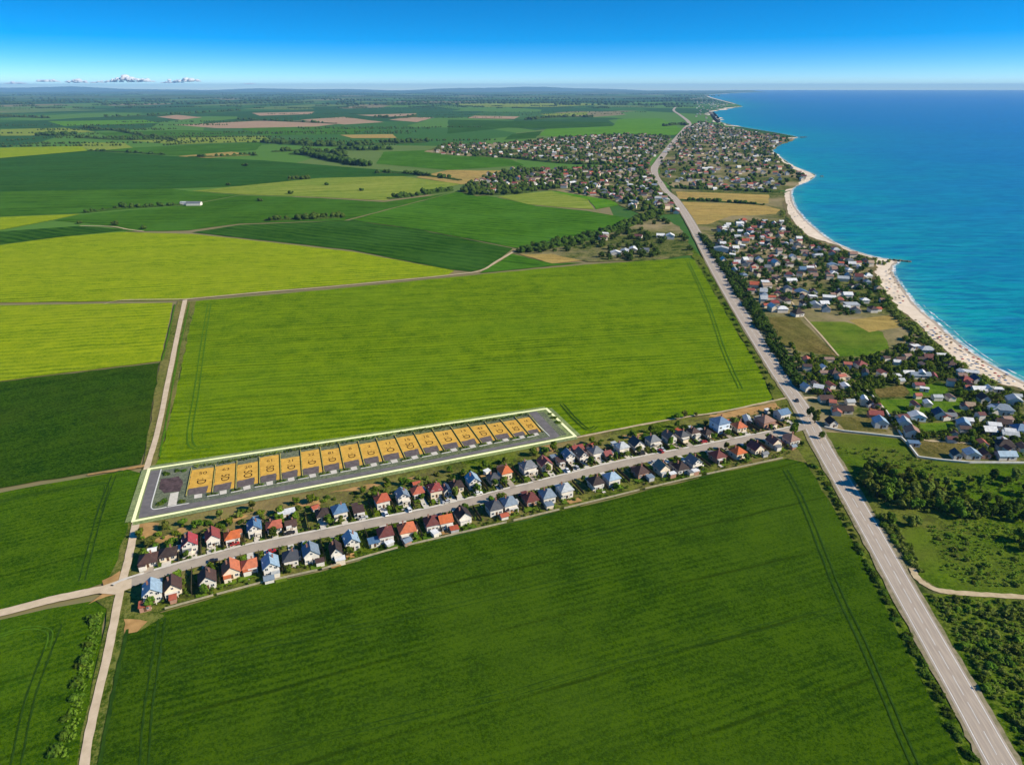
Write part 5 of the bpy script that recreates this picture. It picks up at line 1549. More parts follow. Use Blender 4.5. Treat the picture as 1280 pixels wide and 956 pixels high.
for x, y in scatter([(700, 238), (740, 230), (815, 228), (835, 250), (842, 262), (800, 262), (760, 249)], 26, rv, 16, HOUSES + [(p[0], p[1], p[2] / 2 + 12) for p in HWS if p[1] > 700]):
    mid_house(x, y, rv.choice(VCOL), rv.choice(('hip', 'gable', 'gable_x')), rv.uniform(8, 14), rv.uniform(8, 10), 'at the near edge of the far village', 'houses at the near edge of the far village')
for x, y in scatter([(838, 226), (880, 222), (940, 226), (985, 234), (960, 240), (842, 236)], 24, rv, 16, HOUSES + [(p[0], p[1], p[2] / 2 + 12) for p in HWS if p[1] > 700]):
    mid_house(x, y, rv.choice(VCOL + ['red', 'orange-red']), rv.choice(('hip', 'gable', 'gable_x')), rv.uniform(9, 14), rv.uniform(8, 11), 'at the near edge of the seaside town', 'houses at the near edge of the seaside town')

# far houses: two meshes cannot be told apart house by house; one object per colour of roof would split the mass, so the
# mass is ONE stuff object with several materials
FARH = []


ROADAV = [(p[0], p[1], p[2] / 2 + 9) for p in HWS if p[1] > 300]


def far_houses(polys, counts, name, label, mind=13, size=1.0):
    mats = [WALLS['white'], WALLS['cream']] + [roof_mat(c) for c in ('red', 'white', 'brown', 'light grey', 'orange-red', 'dark red', 'pinkish brown')]
    m = MB(); mi = []
    r = random.Random(len(label))
    for P, n in zip(polys, counts):
        for x, y in scatter(P, n, r, mind, [h for h in HOUSES if h[1] > 500] + ROADAV):
            w_, d_, h = r.uniform(8, 15) * size, r.uniform(7, 11) * size, r.choice((3, 3.2, 5.5)) * (1 if size == 1 else .8)
            rz = r.choice((0, 1.5)) + r.uniform(-.3, .3)
            k = r.randrange(2); rm = 2 + r.choice((0, 1, 2, 2, 3, 4, 4, 5, 6, 6))
            rot = Matrix.Rotation(rz, 2)
            for sub, mt in ((gable_wall(w_, d_, h, 2.4 * size, 'x'), k), (gable_roof(w_, d_, h, 2.4 * size, 'x', .3), rm)):
                i0 = len(m.v)
                for v in sub.v:
                    q = rot @ Vector(v[:2])
                    m.v.append((q.x + x, q.y + y, v[2] + 0.9))
                for f in sub.f:
                    m.f.append(tuple(i0 + a for a in f)); mi.append(mt)
            FARH.append((x, y, 7.0 * size))
    me = m.mesh(name, mats[0])
    for mt in mats[1:]:
        me.materials.append(mt)
    me.polygons.foreach_set('material_index', mi)
    o = link(name, me)
    tag(o, label, 'houses', kind='stuff')


SETT_ = [(1000, 447), (1050, 455), (1110, 443), (1140, 428), (1180, 448), (1210, 470), (1282, 498), (1282, 572), (1215, 574), (1160, 545), (1110, 532), (1040, 524), (1012, 490)]
TOWNF = [(868, 148), (872, 132), (862, 124), (880, 121), (888, 126), (905, 130), (918, 132), (900, 136), (887, 141), (888, 147), (897, 153), (888, 156)]
far_houses([POLY_MID], [110], 'village_outbuildings', 'small sheds and outhouses between the houses of the beach village', 8, .55)
far_houses([SETT_], [60], 'settlement_outbuildings', 'small sheds and outhouses of the near settlement by the beach', 8, .5)
far_houses([V1], [430], 'seaside_town_houses', 'crowded roofs of the seaside town right of the highway')
far_houses([V2, V3], [170, 330], 'far_village_houses', 'mass of small white and red roofs left of the highway', 15)
far_houses([TOWNF], [200], 'far_coast_town_houses', 'pale specks of the farthest town on the coast', 30)
house(*g(243, 257), .05, 26, 11, 4.5, 'grey', 'gable_x', 'white', 'lone white farm building in the far green field', None, rise=2.0, detail=0, name='farm_building', cat='farm building')
house(*g(232, 256), .05, 16, 10, 3.6, 'light grey', 'gable_x', 'white', 'lower shed left of the lone white farm building', None, rise=1.5, detail=0, name='farm_shed', cat='farm building')

# ------------------------------------------------------------------ walls around the lots
WHITEW = mat_plain('whitewashed wall', (0.74, 0.70, 0.60), (0.60, 0.56, 0.47), 0.4, 0.9, 0.1)
for P, lab in (([(1030, 536), (1053, 541), (1126, 549)], 'white lot wall below the light blue house'), ([(1126, 549), (1136, 559), (1147, 573.5), (1172, 577), (1211, 580.5), (1290, 581)], 'white lot wall around the brown garden'),
               ([(1092, 499), (1108, 517), (1127, 548)], 'white wall running down beside the red barn'), ([(1082, 490), (1092, 499)], 'short white wall above the red soil yard')):
    W = gp(P)
    o = Vector(W[0])
    rt = empty('lot_wall', (o.x, o.y, 0.9)); tag(rt, lab, 'wall')
    m = MB(); c = MB()
    for a, b in zip(W[:-1], W[1:]):
        bar_along(m, Vector(a) - o, Vector(b) - o, 0.5, 0.05, 1.0); bar_along(c, Vector(a) - o, Vector(b) - o, 0.8, 1.002, 1.10)
    m.build('wall', WHITEW, rt); c.build('coping', WHITEW, rt)
sheet('yard', [(1078, 500), (1092, 500), (1105, 521), (1090, 519)], mat_plain('red yard soil', (0.33, 0.14, 0.07), (0.24, 0.10, 0.05), .4, .95, .05), 'red soil yard inside the white wall', 'ground', z=0.94)

# ------------------------------------------------------------------ trees and shrubs, one by one
rt_ = random.Random(101)
WOOD = [(1074, 592), (1088, 586), (1108, 590), (1162, 603), (1196, 616), (1214, 636), (1232, 650), (1205, 652), (1165, 642), (1140, 640), (1108, 634), (1084, 618)]
for x, y in scatter(WOOD, 66, rt_, 4.2):
    tree(x, y, rt_.uniform(1.0, 1.95), 'rounded green tree in the small wood beside the highway', 'trees of the wood beside the highway', kind=rt_.choice((0, 1, 2, 3, 5, 2, 5, 4)), rr=rt_)
WOOD2 = [(1222, 634), (1240, 628), (1276, 640), (1290, 655), (1270, 656), (1240, 648)]
for x, y in scatter(WOOD2, 16, rt_, 4):
    tree(x, y, rt_.uniform(1.1, 1.6), 'dark tree in the right-hand clump near the meadow edge', 'trees of the clump at the meadow edge', kind=0, rr=rt_)
for p, s, lab in (((1225, 612), 1.5, 'tree at the meadow corner with a long shadow'), ((1240, 600), 1.3, 'lone tree below the lower lot wall'), ((1270, 602), 1.7, 'largest lone tree right of the meadow'), ((1210, 606), 1.1, 'small tree left of the meadow corner tree'), ((1257, 608), 1.2, 'small tree before the largest meadow tree'), ((1282, 622), 1.6, 'tree at the right edge below the wall'), ((1273, 678), 1.8, 'dark tree at the right edge above the dirt track'), ((1280, 690), 1.5, 'dark tree below its larger twin at the right edge'), ((1111, 655), 1.4, 'tree below the left end of the wood'), ((1136, 657), 1.6, 'tree with long shadow below the wood'), ((1145, 659), 1.3, 'small tree right of the long shadow'), ((1026, 549), 1.2, 'small tree between highway and meadow'), ((1018, 530), 1.9, 'large tree opposite the street mouth'), ((1012, 522), 1.5, 'tree behind the large one opposite the street mouth'), ((992, 545), 1.6, 'bushy tree at the street corner by the highway'), ((855, 523), 1.2, 'middle and tallest of three dark trees at the field edge'), ((846, 525), 1.1, 'tree left of the middle one at the field edge'), ((870, 521), .8, 'tree right of the middle one at the field edge')):
    x, y = g(*p)
    tree(x, y, s, lab, None, rr=rt_)
# gardens of the street
for side, row in ROWS.items():
    for i, (c, rz, w_, d_, nm, p) in enumerate(row):
        n = rt_.choice((1, 1, 2, 2))
        for k in range(n):
            s = 1 if side == 'plot' else -1
            if rt_.random() < .6:
                q = c + vN * (d_ / 2 + rt_.uniform(1.5, 5)) + u * rt_.uniform(-4, 4); where = 'behind'
            else:
                q = c - vN * (d_ / 2 + rt_.uniform(1.8, 3.5)) + u * rt_.uniform(-3.5, 3.5); where = 'in front of'
            dq, _ = street_y(q)
            if abs(dq) < 5.2 or any((q.x - h[0]) ** 2 + (q.y - h[1]) ** 2 < (h[2] * .75) ** 2 for h in HOUSES[:105]):
                continue
            tree(q.x, q.y, rt_.uniform(.7, 1.2), 'garden tree %s the %s house, %s from the crossroads, %s side' % (where, nm, ordinal(i), side), 'garden trees along the street', rr=rt_)
# scrub between the plots and the upper row
BAND = [(176, 668), (196, 659), (300, 641), (420, 618), (560, 591), (700, 562), (760, 550), (850, 532), (868, 533), (840, 540), (700, 566), (620, 588), (560, 602), (480, 617), (400, 633), (320, 652), (230, 672), (190, 688), (174, 690)]
av = [h for h in HOUSES[:110]]
for x, y in scatter(BAND, 66, rt_, 3.2, av):
    shrub(x, y, rt_.uniform(.6, 1.35), 'green bush in the wild strip between plots and upper houses', 'bushes between plots and upper houses', rr=rt_)
for x, y in scatter(BAND, 26, rt_, 6, av):
    tree(x, y, rt_.uniform(.9, 1.35), 'small tree in the wild strip between plots and upper houses', 'trees between plots and upper houses', rr=rt_)
# settlement trees
SETT = [(985, 430), (1000, 447), (1050, 452), (1085, 447), (1110, 441), (1132, 424), (1150, 425), (1180, 445), (1210, 468), (1240, 484), (1282, 495), (1282, 575), (1215, 577), (1160, 572), (1140, 548), (1110, 536), (1040, 528), (1012, 490)]
OPEN = [[(1090, 488), (1181, 479), (1214, 516), (1108, 518)], [(1148, 529), (1192, 527), (1198, 540), (1152, 543)], [(1140, 553), (1212, 556), (1222, 576), (1150, 572)], [(1030, 500), (1080, 503), (1108, 520), (1112, 541), (1030, 537)]]
k = 0
for x, y in scatter(SETT, 300, rt_, 4.2, HOUSES):
    px, py = px_of(x, y)
    if any(in_poly(px, py, P) for P in OPEN) and rt_.random() < .93:
        continue
    if NT[0] >= 296:
        break
    tree(x, y, rt_.uniform(.8, 1.6), 'leafy tree among the houses of the settlement by the beach', 'trees of the settlement by the beach', rr=rt_)
# roadside shrubs
def along(pts, n, s0, s1, spread, label, group, kind=None, flat=1.0, z=0.9):
    C = smooth(gp(pts), 6)
    seg = [(Vector(a), Vector(b)) for a, b in zip(C[:-1], C[1:])]
    Ls = [(b - a).length for a, b in seg]; T = sum(Ls)
    for k in range(n):
        t = (k + rt_.uniform(-.4, .4) + .5) / n * T
        for (a, b), l in zip(seg, Ls):
            if t <= l:
                p = a.lerp(b, t / l); d = (b - a).normalized(); q = p + Vector((-d.y, d.x)) * rt_.uniform(-spread, spread)
                shrub(q.x, q.y, rt_.uniform(s0, s1), label, group, kind=kind, rr=rt_, flat=flat, z=z)
                break
            t -= l


along([(1014, 580), (1026, 596), (1046, 632), (1073, 684), (1100, 738), (1127, 787), (1159, 846), (1193, 914), (1216, 958)], 58, .6, 1.25, 1.0, 'dark roadside bush between the highway and foreground field', 'bushes between highway and foreground field', kind=0, flat=.8)
along([(872, 325), (888, 350), (912, 392), (938, 437), (960, 478), (972, 494)], 36, .9, 1.5, 1.1, 'dark roadside bush between the highway and fresh green field', 'bushes between highway and fresh green field', kind=0, flat=.8)
for p, s in (((116, 776), 1.6), ((109, 808), 1.1), ((104, 829), 1.5), ((100, 834), 1.1), ((97, 854), 1.3), ((90, 877), 1.1), ((82, 900), .9), ((70, 940), 1.4), ((78, 925), 1.2)):
    x, y = g(*p)
    shrub(x, y, s, 'dark bush left of the lower dirt road', 'bushes along the lower dirt road', kind=rt_.choice((0, 2)), rr=rt_)
SCR = [(1160, 746), (1200, 750), (1290, 756), (1330, 800), (1330, 1000), (1290, 960), (1268, 920), (1230, 855), (1190, 790)]
for x, y in scatter(SCR, 78, rt_, 2.6):
    shrub(x, y, rt_.uniform(.5, 1.5), 'scrub bush in the lower right corner beside the highway', 'scrub bushes in the lower right corner', rr=rt_)
RSC = [(1092, 640), (1112, 650), (1140, 690), (1150, 716), (1140, 712), (1120, 682), (1100, 655)]
for x, y in scatter(RSC, 16, rt_, 2.6):
    shrub(x, y, rt_.uniform(.7, 1.4), 'bush on the highway bank below the wood', 'bushes on the highway bank below the wood', rr=rt_)
MSC = [(1160, 660), (1210, 652), (1290, 662), (1290, 735), (1220, 735), (1180, 720)]
for x, y in scatter(MSC, 24, rt_, 4):
    shrub(x, y, rt_.uniform(.4, 1.1), 'low bush on the rough grass above the dirt track', 'low bushes above the dirt track', rr=rt_, flat=.8)

# ------------------------------------------------------------------ masses of trees too far to count
def ico(sub):
    bm = bmesh.new(); bmesh.ops.create_icosphere(bm, subdivisions=sub, radius=1.0)
    v = np.array([x.co[:] for x in bm.verts]); f = np.array([[y.index for y in x.verts] for x in bm.faces])
    bm.free(); return v, f


IV, IF = ico(1)


def leaf_template(seed, n=46):
    """a small bush of leaf faces round an added core that blocks light, radius about 1"""
    rr = random.Random(seed)
    v = [list(p * .62 * rr.uniform(.7, 1.2)) for p in IV]
    f = [list(q) for q in IF]
    for k in range(n):
        d = Vector((rr.gauss(0, 1), rr.gauss(0, 1), rr.gauss(0.15, 1))).normalized()
        p = d * rr.uniform(.6, 1.12)
        q = (d + Vector((rr.uniform(-.8, .8), rr.uniform(-.8, .8), rr.uniform(-.2, .9)))).normalized().to_track_quat('Z', 'Y')
        a = rr.uniform(0, PI); s = rr.uniform(.16, .36)
        i = len(v)
        for (cu, cv) in ((-1, -.6), (.8, -.8), (1, .7), (-.7, .7)):
            w_ = q @ Vector(((cu * math.cos(a) - cv * math.sin(a)) * s, (cu * math.sin(a) + cv * math.cos(a)) * s, 0))
            v.append(list(p + w_))
        f += [[i, i + 1, i + 2], [i, i + 2, i + 3]]
    return np.array(v), np.array(f)


LT = [leaf_template(300 + k) for k in range(6)]


def blob_mass(name, pts, label, cat, smin, smax, seed, mat=None, flat=0.85, kind='stuff', group=None, lobes=2, z=0.9, base=None, leafy=False):
    rng = np.random.default_rng(seed)
    V = []; Fc = []
    n0 = 0
    for (x, y) in pts:
        s = rng.uniform(smin, smax)
        for l in range(lobes):
            r = s * (1.0 if l == 0 else rng.uniform(.5, .8))
            ox, oy, oz = (0, 0, 0) if l == 0 else (rng.uniform(-.8, .8) * s, rng.uniform(-.8, .8) * s, rng.uniform(-.2, .5) * s)
            if leafy:
                tv, TF = LT[rng.integers(6)]
                a = rng.uniform(0, 6.28); ca, sa = math.cos(a), math.sin(a)
                v = np.stack([tv[:, 0] * ca - tv[:, 1] * sa, tv[:, 0] * sa + tv[:, 1] * ca, tv[:, 2]], 1) * r
            else:
                TF = IF
                v = IV * rng.uniform(.68, 1.2, (len(IV), 1)) * r
            v[:, 2] *= flat * rng.uniform(.8, 1.2)
            v += np.array([x + ox, y + oy, z + s * flat * .75 + oz])
            V.append(v); Fc.append(TF + n0); n0 += len(v)
    if base is not None:                    # low continuous growth that joins the bushes of one hedge
        C, wd, ht = base
        O = offset_pts(C); bv = []; bf = []
        for i, (p, n) in enumerate(O):
            for sgn, hh in ((-1, -.2), (-.5, ht), (.5, ht), (1, -.2)):
                q = p + n * sgn * wd * rng.uniform(.75, 1.2)
                bv.append((q.x, q.y, z + hh * rng.uniform(.6, 1.3)))
            if i:
                k = n0 + 4 * i
                for j in range(3):
                    bf += [(k - 4 + j, k - 3 + j, k + 1 + j), (k - 4 + j, k + 1 + j, k + j)]
        V.append(np.array(bv)); Fc.append(np.array(bf))
    V = np.concatenate(V); Fc = np.concatenate(Fc)
    me = bpy.data.meshes.new(name)
    me.vertices.add(len(V)); me.vertices.foreach_set('co', V.astype(np.float32).ravel())
    me.loops.add(Fc.size); me.loops.foreach_set('vertex_index', Fc.astype(np.int32).ravel())
    me.polygons.add(len(Fc)); me.polygons.foreach_set('loop_start', np.arange(0, Fc.size, 3, dtype=np.int32)); me.polygons.foreach_set('loop_total', np.full(len(Fc), 3, dtype=np.int32))
    me.update(calc_edges=True); me.validate()
    me.materials.append(mat or FARLEAF)
    o = link(name, me)
    tag(o, label, cat, group, kind)
    return o


rb = random.Random(55)
HV = [h for h in HOUSES]
blob_mass('village_trees', scatter(POLY_MID, 470, rb, 4.5, HV + [h for h in FARH if h[1] < 1300]), 'dense garden trees of the beach village', 'trees', 1.7, 3.7, 1, leafy=True)
blob_mass('settlement_trees', [p for p in scatter(SETT, 620, rb, 2.8, HV + [h for h in FARH if h[1] < 700]) if not any(in_poly(*px_of(*p), P) for P in OPEN)], 'undergrowth and small trees of the near settlement', 'trees', 1.2, 2.6, 2, leafy=True, mat=LEAF[1])
blob_mass('seaside_town_trees', scatter(V1, 720, rb, 8, FARH + HV + ROADAV), 'trees between the roofs of the seaside town', 'trees', 3.5, 6.5, 3)
blob_mass('far_village_trees', scatter(V2, 420, rb, 8, FARH + HV + ROADAV) + scatter(V3, 800, rb, 9, FARH + ROADAV), 'trees between the roofs of the far village', 'trees', 4.0, 7.0, 4)
blob_mass('hamlet_trees', [p for p in scatter(HAM, 170, rb, 5, HV + ROADAV) if not any(in_poly(*px_of(*p), q[1]) for q in plots_r)], 'trees around the hamlet behind the fresh green field', 'trees', 2.6, 5.0, 5, leafy=True)
blob_mass('coast_bushes', scatter([(975, 262), (990, 280), (1015, 302), (1066, 318), (1100, 326), (1112, 328), (1104, 333), (1090, 331), (1060, 325), (1030, 312), (1000, 300), (978, 282)], 150, rb, 3.5, HV) + scatter([(1096, 345), (1106, 368), (1124, 390), (1140, 405), (1176, 437), (1214, 468), (1246, 482), (1240, 488), (1205, 470), (1166, 438), (1130, 410), (1112, 392), (1098, 372)], 150, rb, 3.0, HV), 'belt of bushes along the back of the beach', 'bushes', 1.3, 3.0, 6, leafy=True, mat=LEAF[2], flat=.6)
blob_mass('highway_trees', scatter([(872, 292), (884, 300), (930, 360), (958, 402), (978, 436), (1000, 470), (1005, 496), (990, 478), (960, 432), (925, 376), (890, 320)], 210, rb, 3.2, HV), 'row of trees along the seaward side of the highway', 'trees', 1.8, 3.6, 7, leafy=True)
blob_mass('undergrowth', scatter(WOOD, 90, rb, 2.2) + scatter(SCR, 170, rb, 1.6) + scatter(RSC, 60, rb, 1.6) + scatter(MSC, 20, rb, 3) + scatter([(1036, 560), (1100, 580), (1170, 600), (1240, 625), (1280, 640), (1280, 600), (1200, 590), (1120, 565)], 40, rb, 4), 'low undergrowth in the wood and scrub', 'undergrowth', .5, 1.3, 8, leafy=True, mat=LEAF[2], flat=.7)
blob_mass('garden_plants', scatter([(170, 690), (240, 668), (400, 636), (640, 582), (860, 536), (985, 506), (1004, 560), (980, 572), (804, 612), (640, 651), (502, 683), (332, 727), (206, 760), (172, 752), (240, 712)], 900, rb, 2.0, [(h[0], h[1], h[2] * .85) for h in HOUSES[:110]] + [(a[0], a[1], 4.6) for a in smooth(gp(ST), 16)]), 'low garden plants and weeds around the street houses', 'plants', .35, 1.1, 9, leafy=True, mat=LEAF[1], flat=.7, lobes=1)

blob_mass('meadow_weeds', scatter(MSC, 420, rb, 1.0) + scatter([(1036, 560), (1100, 580), (1170, 600), (1240, 625), (1280, 640), (1280, 600), (1200, 590), (1120, 565)], 260, rb, 1.2) + scatter(SCR, 500, rb, 0.8) + scatter([(118, 770), (130, 764), (122, 810), (106, 880), (88, 950), (70, 950), (88, 890), (104, 820)], 170, rb, .8), 'tall weeds and tussocks over the rough meadow', 'weeds', .2, .75, 12, mat=LEAF[3], leafy=True, flat=.6, lobes=1)

# hedgerows and lines of trees between the fields
def hedgerow(pts, n, smin, smax, label, spread=3.0, kind=None, cat='hedgerow', name='hedgerow'):
    C = smooth(gp(pts), 6)
    P = []
    seg = [(Vector(a), Vector(b)) for a, b in zip(C[:-1], C[1:])]; Ls = [(b - a).length for a, b in seg]; T = sum(Ls)
    for k in range(n):
        t = rb.random() * T
        for (a, b), l in zip(seg, Ls):
            if t <= l:
                p = a.lerp(b, t / l); P.append((p.x + rb.uniform(-spread, spread), p.y + rb.uniform(-spread, spread))); break
            t -= l
    blob_mass(name, P, label, cat, smin, smax, rb.randrange(10 ** 6), kind=kind, base=(smooth(gp(pts), 14), spread * 1.1 + 1.5, smin * .55))


for pts, n, a, b, lab, sp in (
    ([(330, 276.5), (370, 275), (400, 274), (430, 272)], 26, 4.5, 7.0, 'row of round bushes in the open field', 3),
    ([(485, 249), (510, 246.5), (540, 242), (566, 238.5)], 34, 4, 7, 'tree line right of the ripening yellow field', 4),
    ([(581, 240), (600, 239), (640, 237), (660, 240), (626, 243), (590, 243)], 90, 4.5, 7.5, 'dense tree belt at the village edge', 8),
    ([(648, 315), (680, 311), (715, 304), (745, 297), (760, 290), (782, 284)], 90, 3.5, 6.0, 'thick tree line leading to the hamlet', 6),
    ([(780, 284), (800, 276), (815, 270), (826, 268)], 40, 4, 7, 'trees between the hamlet and the highway', 8),
    ([(365, 193), (390, 195), (420, 202), (460, 208)], 70, 7, 12, 'dark wood strip in the middle distance', 12),
    ([(340, 190), (380, 189), (420, 192), (430, 196)], 40, 6, 11, 'tree line behind the dark wood strip', 12),
    ([(335, 178), (360, 180), (420, 183), (480, 180), (530, 178)], 90, 8, 13, 'long broken tree belt before the ploughed fields', 25),
    ([(420, 187), (450, 188), (490, 187)], 25, 7, 11, 'short tree belt left of the far village', 15),
    ([(100, 160), (140, 163), (180, 170), (215, 176)], 40, 7, 11, 'diagonal hedge at far left', 12),
    ([(50, 170), (90, 169)], 40, 8, 13, 'dark copse at far left', 16),
    ([(95, 172), (150, 175), (220, 175)], 30, 6, 9, 'low hedge below the far left copse', 10),
    ([(130, 147), (170, 146), (230, 143), (300, 139)], 50, 9, 15, 'far hedge left of the ploughed fields', 25),
    ([(300, 150), (350, 152), (420, 155)], 22, 7, 11, 'hedge splitting the ploughed fields', 10),
    ([(470, 147), (500, 148), (520, 146)], 24, 9, 13, 'trees behind the narrow ploughed strip', 12),
    ([(110, 189), (160, 191), (205, 194)], 16, 4, 7, 'thin hedge above the big dark field', 5),
    ([(235, 197), (280, 196), (310, 194), (320, 195)], 14, 5, 8, 'bushes at the edge of the tan field', 5),
    ([(110, 266), (150, 261), (190, 259), (230, 256)], 26, 2.5, 5, 'thin hedge leading to the white farm building', 3),
    ([(470, 217), (500, 217), (540, 221), (576, 226)], 26, 4, 7, 'hedge below the brown village field', 5),
    ([(360, 225), (385, 224)], 10, 5, 7, 'small bush group above the yellow field', 4),
    ([(850, 250.5), (900, 253), (955, 257)], 46, 2.5, 4.5, 'dark hedge between the two stubble strips', 3),
    ([(838, 236), (900, 238), (975, 241)], 40, 3, 5, 'trees along the lower edge of the seaside town', 5),
    ([(660, 150), (700, 147), (740, 147)], 50, 9, 14, 'wood strip above the dark blue-green field', 25),
    ([(832, 158), (848, 156), (858, 157)], 24, 7, 11, 'tree group beside the highway bend', 14),
    ([(590, 196), (620, 196), (700, 204), (760, 206)], 40, 5, 8, 'trees along the near edge of the far village', 8),
    ([(0, 146), (30, 147), (60, 148)], 40, 9, 15, 'wood strip at the far left edge', 20),
):
    hedgerow(pts, n, a, b, lab, sp)
for p, s, lab in (((153, 259), 6, 'lone round tree in the field left of the farm building'), ((99, 280), 4, 'lone tree at the pale track bend'), ((143, 282), 5, 'larger lone tree by the pale track'), ((180, 287), 4, 'lone tree at the end of the pale track'), ((306, 208), 6, 'lone bush on the big dark field'), ((325, 252), 4.5, 'lone bush below the ripening yellow field'), ((363, 243), 4.5, 'lone tree at the near edge of the yellow field'), ((408, 232), 4.5, 'lone tree inside the yellow field, left'), ((452, 239), 4, 'lone tree inside the yellow field, right'), ((285, 232), 4, 'lone bush at the left tip of the yellow field')):
    x, y = g(*p)
    blob_mass('lone_tree', [(x, y), (x + s * .6, y + 1), (x - s * .5, y + 2)], lab, 'tree', s * .7, s, int(p[0]), kind=None)

Q = []
for k in range(48):
    yy = 121 + 66 * rb.random() ** 1.3; xx = rb.uniform(-120, 560 if yy < 165 else 420)
    x, y = g(xx, yy); L_ = rb.uniform(.12, .35) * y; a_ = rb.choice((0.06, .1, .14, .12, 1.3)) + rb.uniform(-.05, .05)
    if a_ > 1: L_ *= .6
    n = int(L_ / (7 + y / 700))
    for j in range(n):
        if rb.random() < .72:
            Q.append((x + math.cos(a_) * L_ * j / n + rb.uniform(-4, 4), y + math.sin(a_) * L_ * j / n + rb.uniform(-4, 4)))
blob_mass('far_hedges', Q, 'thin broken hedges between the far fields', 'hedges', 3.0, 6.0, 71, lobes=1)

# distant woods, towards the horizon
pts = []
for k in range(1500):
    yy = 113.8 + 22 * rb.random() ** 1.7
    xx = rb.uniform(-150, 868 if yy > 118 else 900)
    # gather into bands
    if math.sin(xx * .021 + yy * 1.9) + math.sin(xx * .047 - yy * .8) * .7 < .15:
        continue
    pts.append(g(xx, yy))
rng_ = random.Random(8)
V_near = [p for p in pts if p[1] < 9000]; V_far = [p for p in pts if p[1] >= 9000]


def wood_rows(P, wmin, wmax, h, name, label):
    Q = []
    for x, y in P:
        n = rng_.randrange(4, 12)
        st = rng_.uniform(wmin, wmax)
        for j in range(n):
            Q.append((x + j * st * .9, y + rng_.uniform(-1, 1) * st))
    blob_mass(name, Q, label, 'woodland', h * .8, h * 1.3, 17, lobes=1, flat=.55)


wood_rows(V_near, 12, 26, 11, 'distant_woodland', 'dark distant woods and hedges before the hazy plain')
wood_rows(V_far, 50, 110, 24, 'far_woodland', 'blue hazy woods near the horizon')

# hills on the horizon
HILL = mat_plain('wooded hills', (0.05, 0.10, 0.04), (0.10, 0.14, 0.05), 0.0006, 0.95, 0.02, 4)


def hills(y0, depth, x0, x1, hfun, label, n=120):
    m = MB(); rows = 7
    rr = random.Random(int(y0))
    for j in range(rows):
        t = j / (rows - 1)
        for i in range(n + 1):
            x = x0 + (x1 - x0) * i / n
            e = min(1.0, min(i, n - i) / 8.0)
            z = hfun(x) * math.sin(PI * t) ** .8 * e * rr.uniform(.94, 1.06)
            m.v.append((x, y0 + depth * t, max(0.02, z) if 0 < j < rows - 1 else -0.5))
    for j in range(rows - 1):
        for i in range(n):
            a = j * (n + 1) + i
            m.f.append((a, a + 1, a + n + 2, a + n + 1))
    o = m.build('hills', HILL)
    for p in o.data.polygons:
        p.use_smooth = True
    tag(o, label, 'hills', kind='structure')


hills(43000, 5000, -52000, 9000, lambda x: 95 + 105 * max(0, math.sin(x / 5200 + 1.0)) + 35 * math.sin(x / 2100 + 2) + 25 * math.sin(x / 900), 'low blue hills on the horizon at left')
hills(27000, 3500, -34000, 8500, lambda x: 30 + 20 * math.sin(x / 2700) + 10 * math.sin(x / 1100 + 1), 'nearer wooded rise below the horizon hills')
hills(33000, 3500, 3500, 11600, lambda x: 60 + 20 * math.sin(x / 1500) , 'headland ridge running out into the sea')
hills(15000, 2000, -16000, 3600, lambda x: 22 + 14 * math.sin(x / 1500 + .5) + 8 * math.sin(x / 640), 'gentle wooded swell in the hazy plain')

# ------------------------------------------------------------------ clouds beyond the hills
CLOUD = mat_plain('white cloud', (0.95, 0.95, 0.95), (0.92, 0.92, 0.93), 0.001, 1.0, 0.0)
_t = CLOUD.node_tree
_a = _t.nodes.new('ShaderNodeBsdfTranslucent'); _a.inputs[0].default_value = (0.95, 0.95, 0.95, 1)
_b = _t.nodes.new('ShaderNodeMixShader'); _b.inputs[0].default_value = 0.5
_t.links.new(_t.nodes['Principled BSDF'].outputs[0], _b.inputs[1]); _t.links.new(_a.outputs[0], _b.inputs[2])
_t.links.new(_b.outputs[0], _t.nodes['Material Output'].inputs['Surface'])
cl = [(60, 102.5, 30, 3), (95, 103, 26, 3), (105, 104, 60, 2), (160, 101, 34, 5), (148, 103, 60, 3), (182, 102.5, 24, 3), (235, 102.5, 34, 4), (215, 104, 30, 2), (312, 105.5, 16, 1.5), (20, 105, 30, 2)]
CN = ['small low cloud left of the pair', 'second low cloud from the left', 'flat cloud streak under the left clouds', 'tallest white cloud above the hills', 'long flat base cloud under the tallest one', 'small cloud right of the tallest one', 'white cloud right of the group', 'faint cloud left of the right one', 'tiny cloud alone at the right', 'faint cloud streak at the far left']
YC = 78000.0
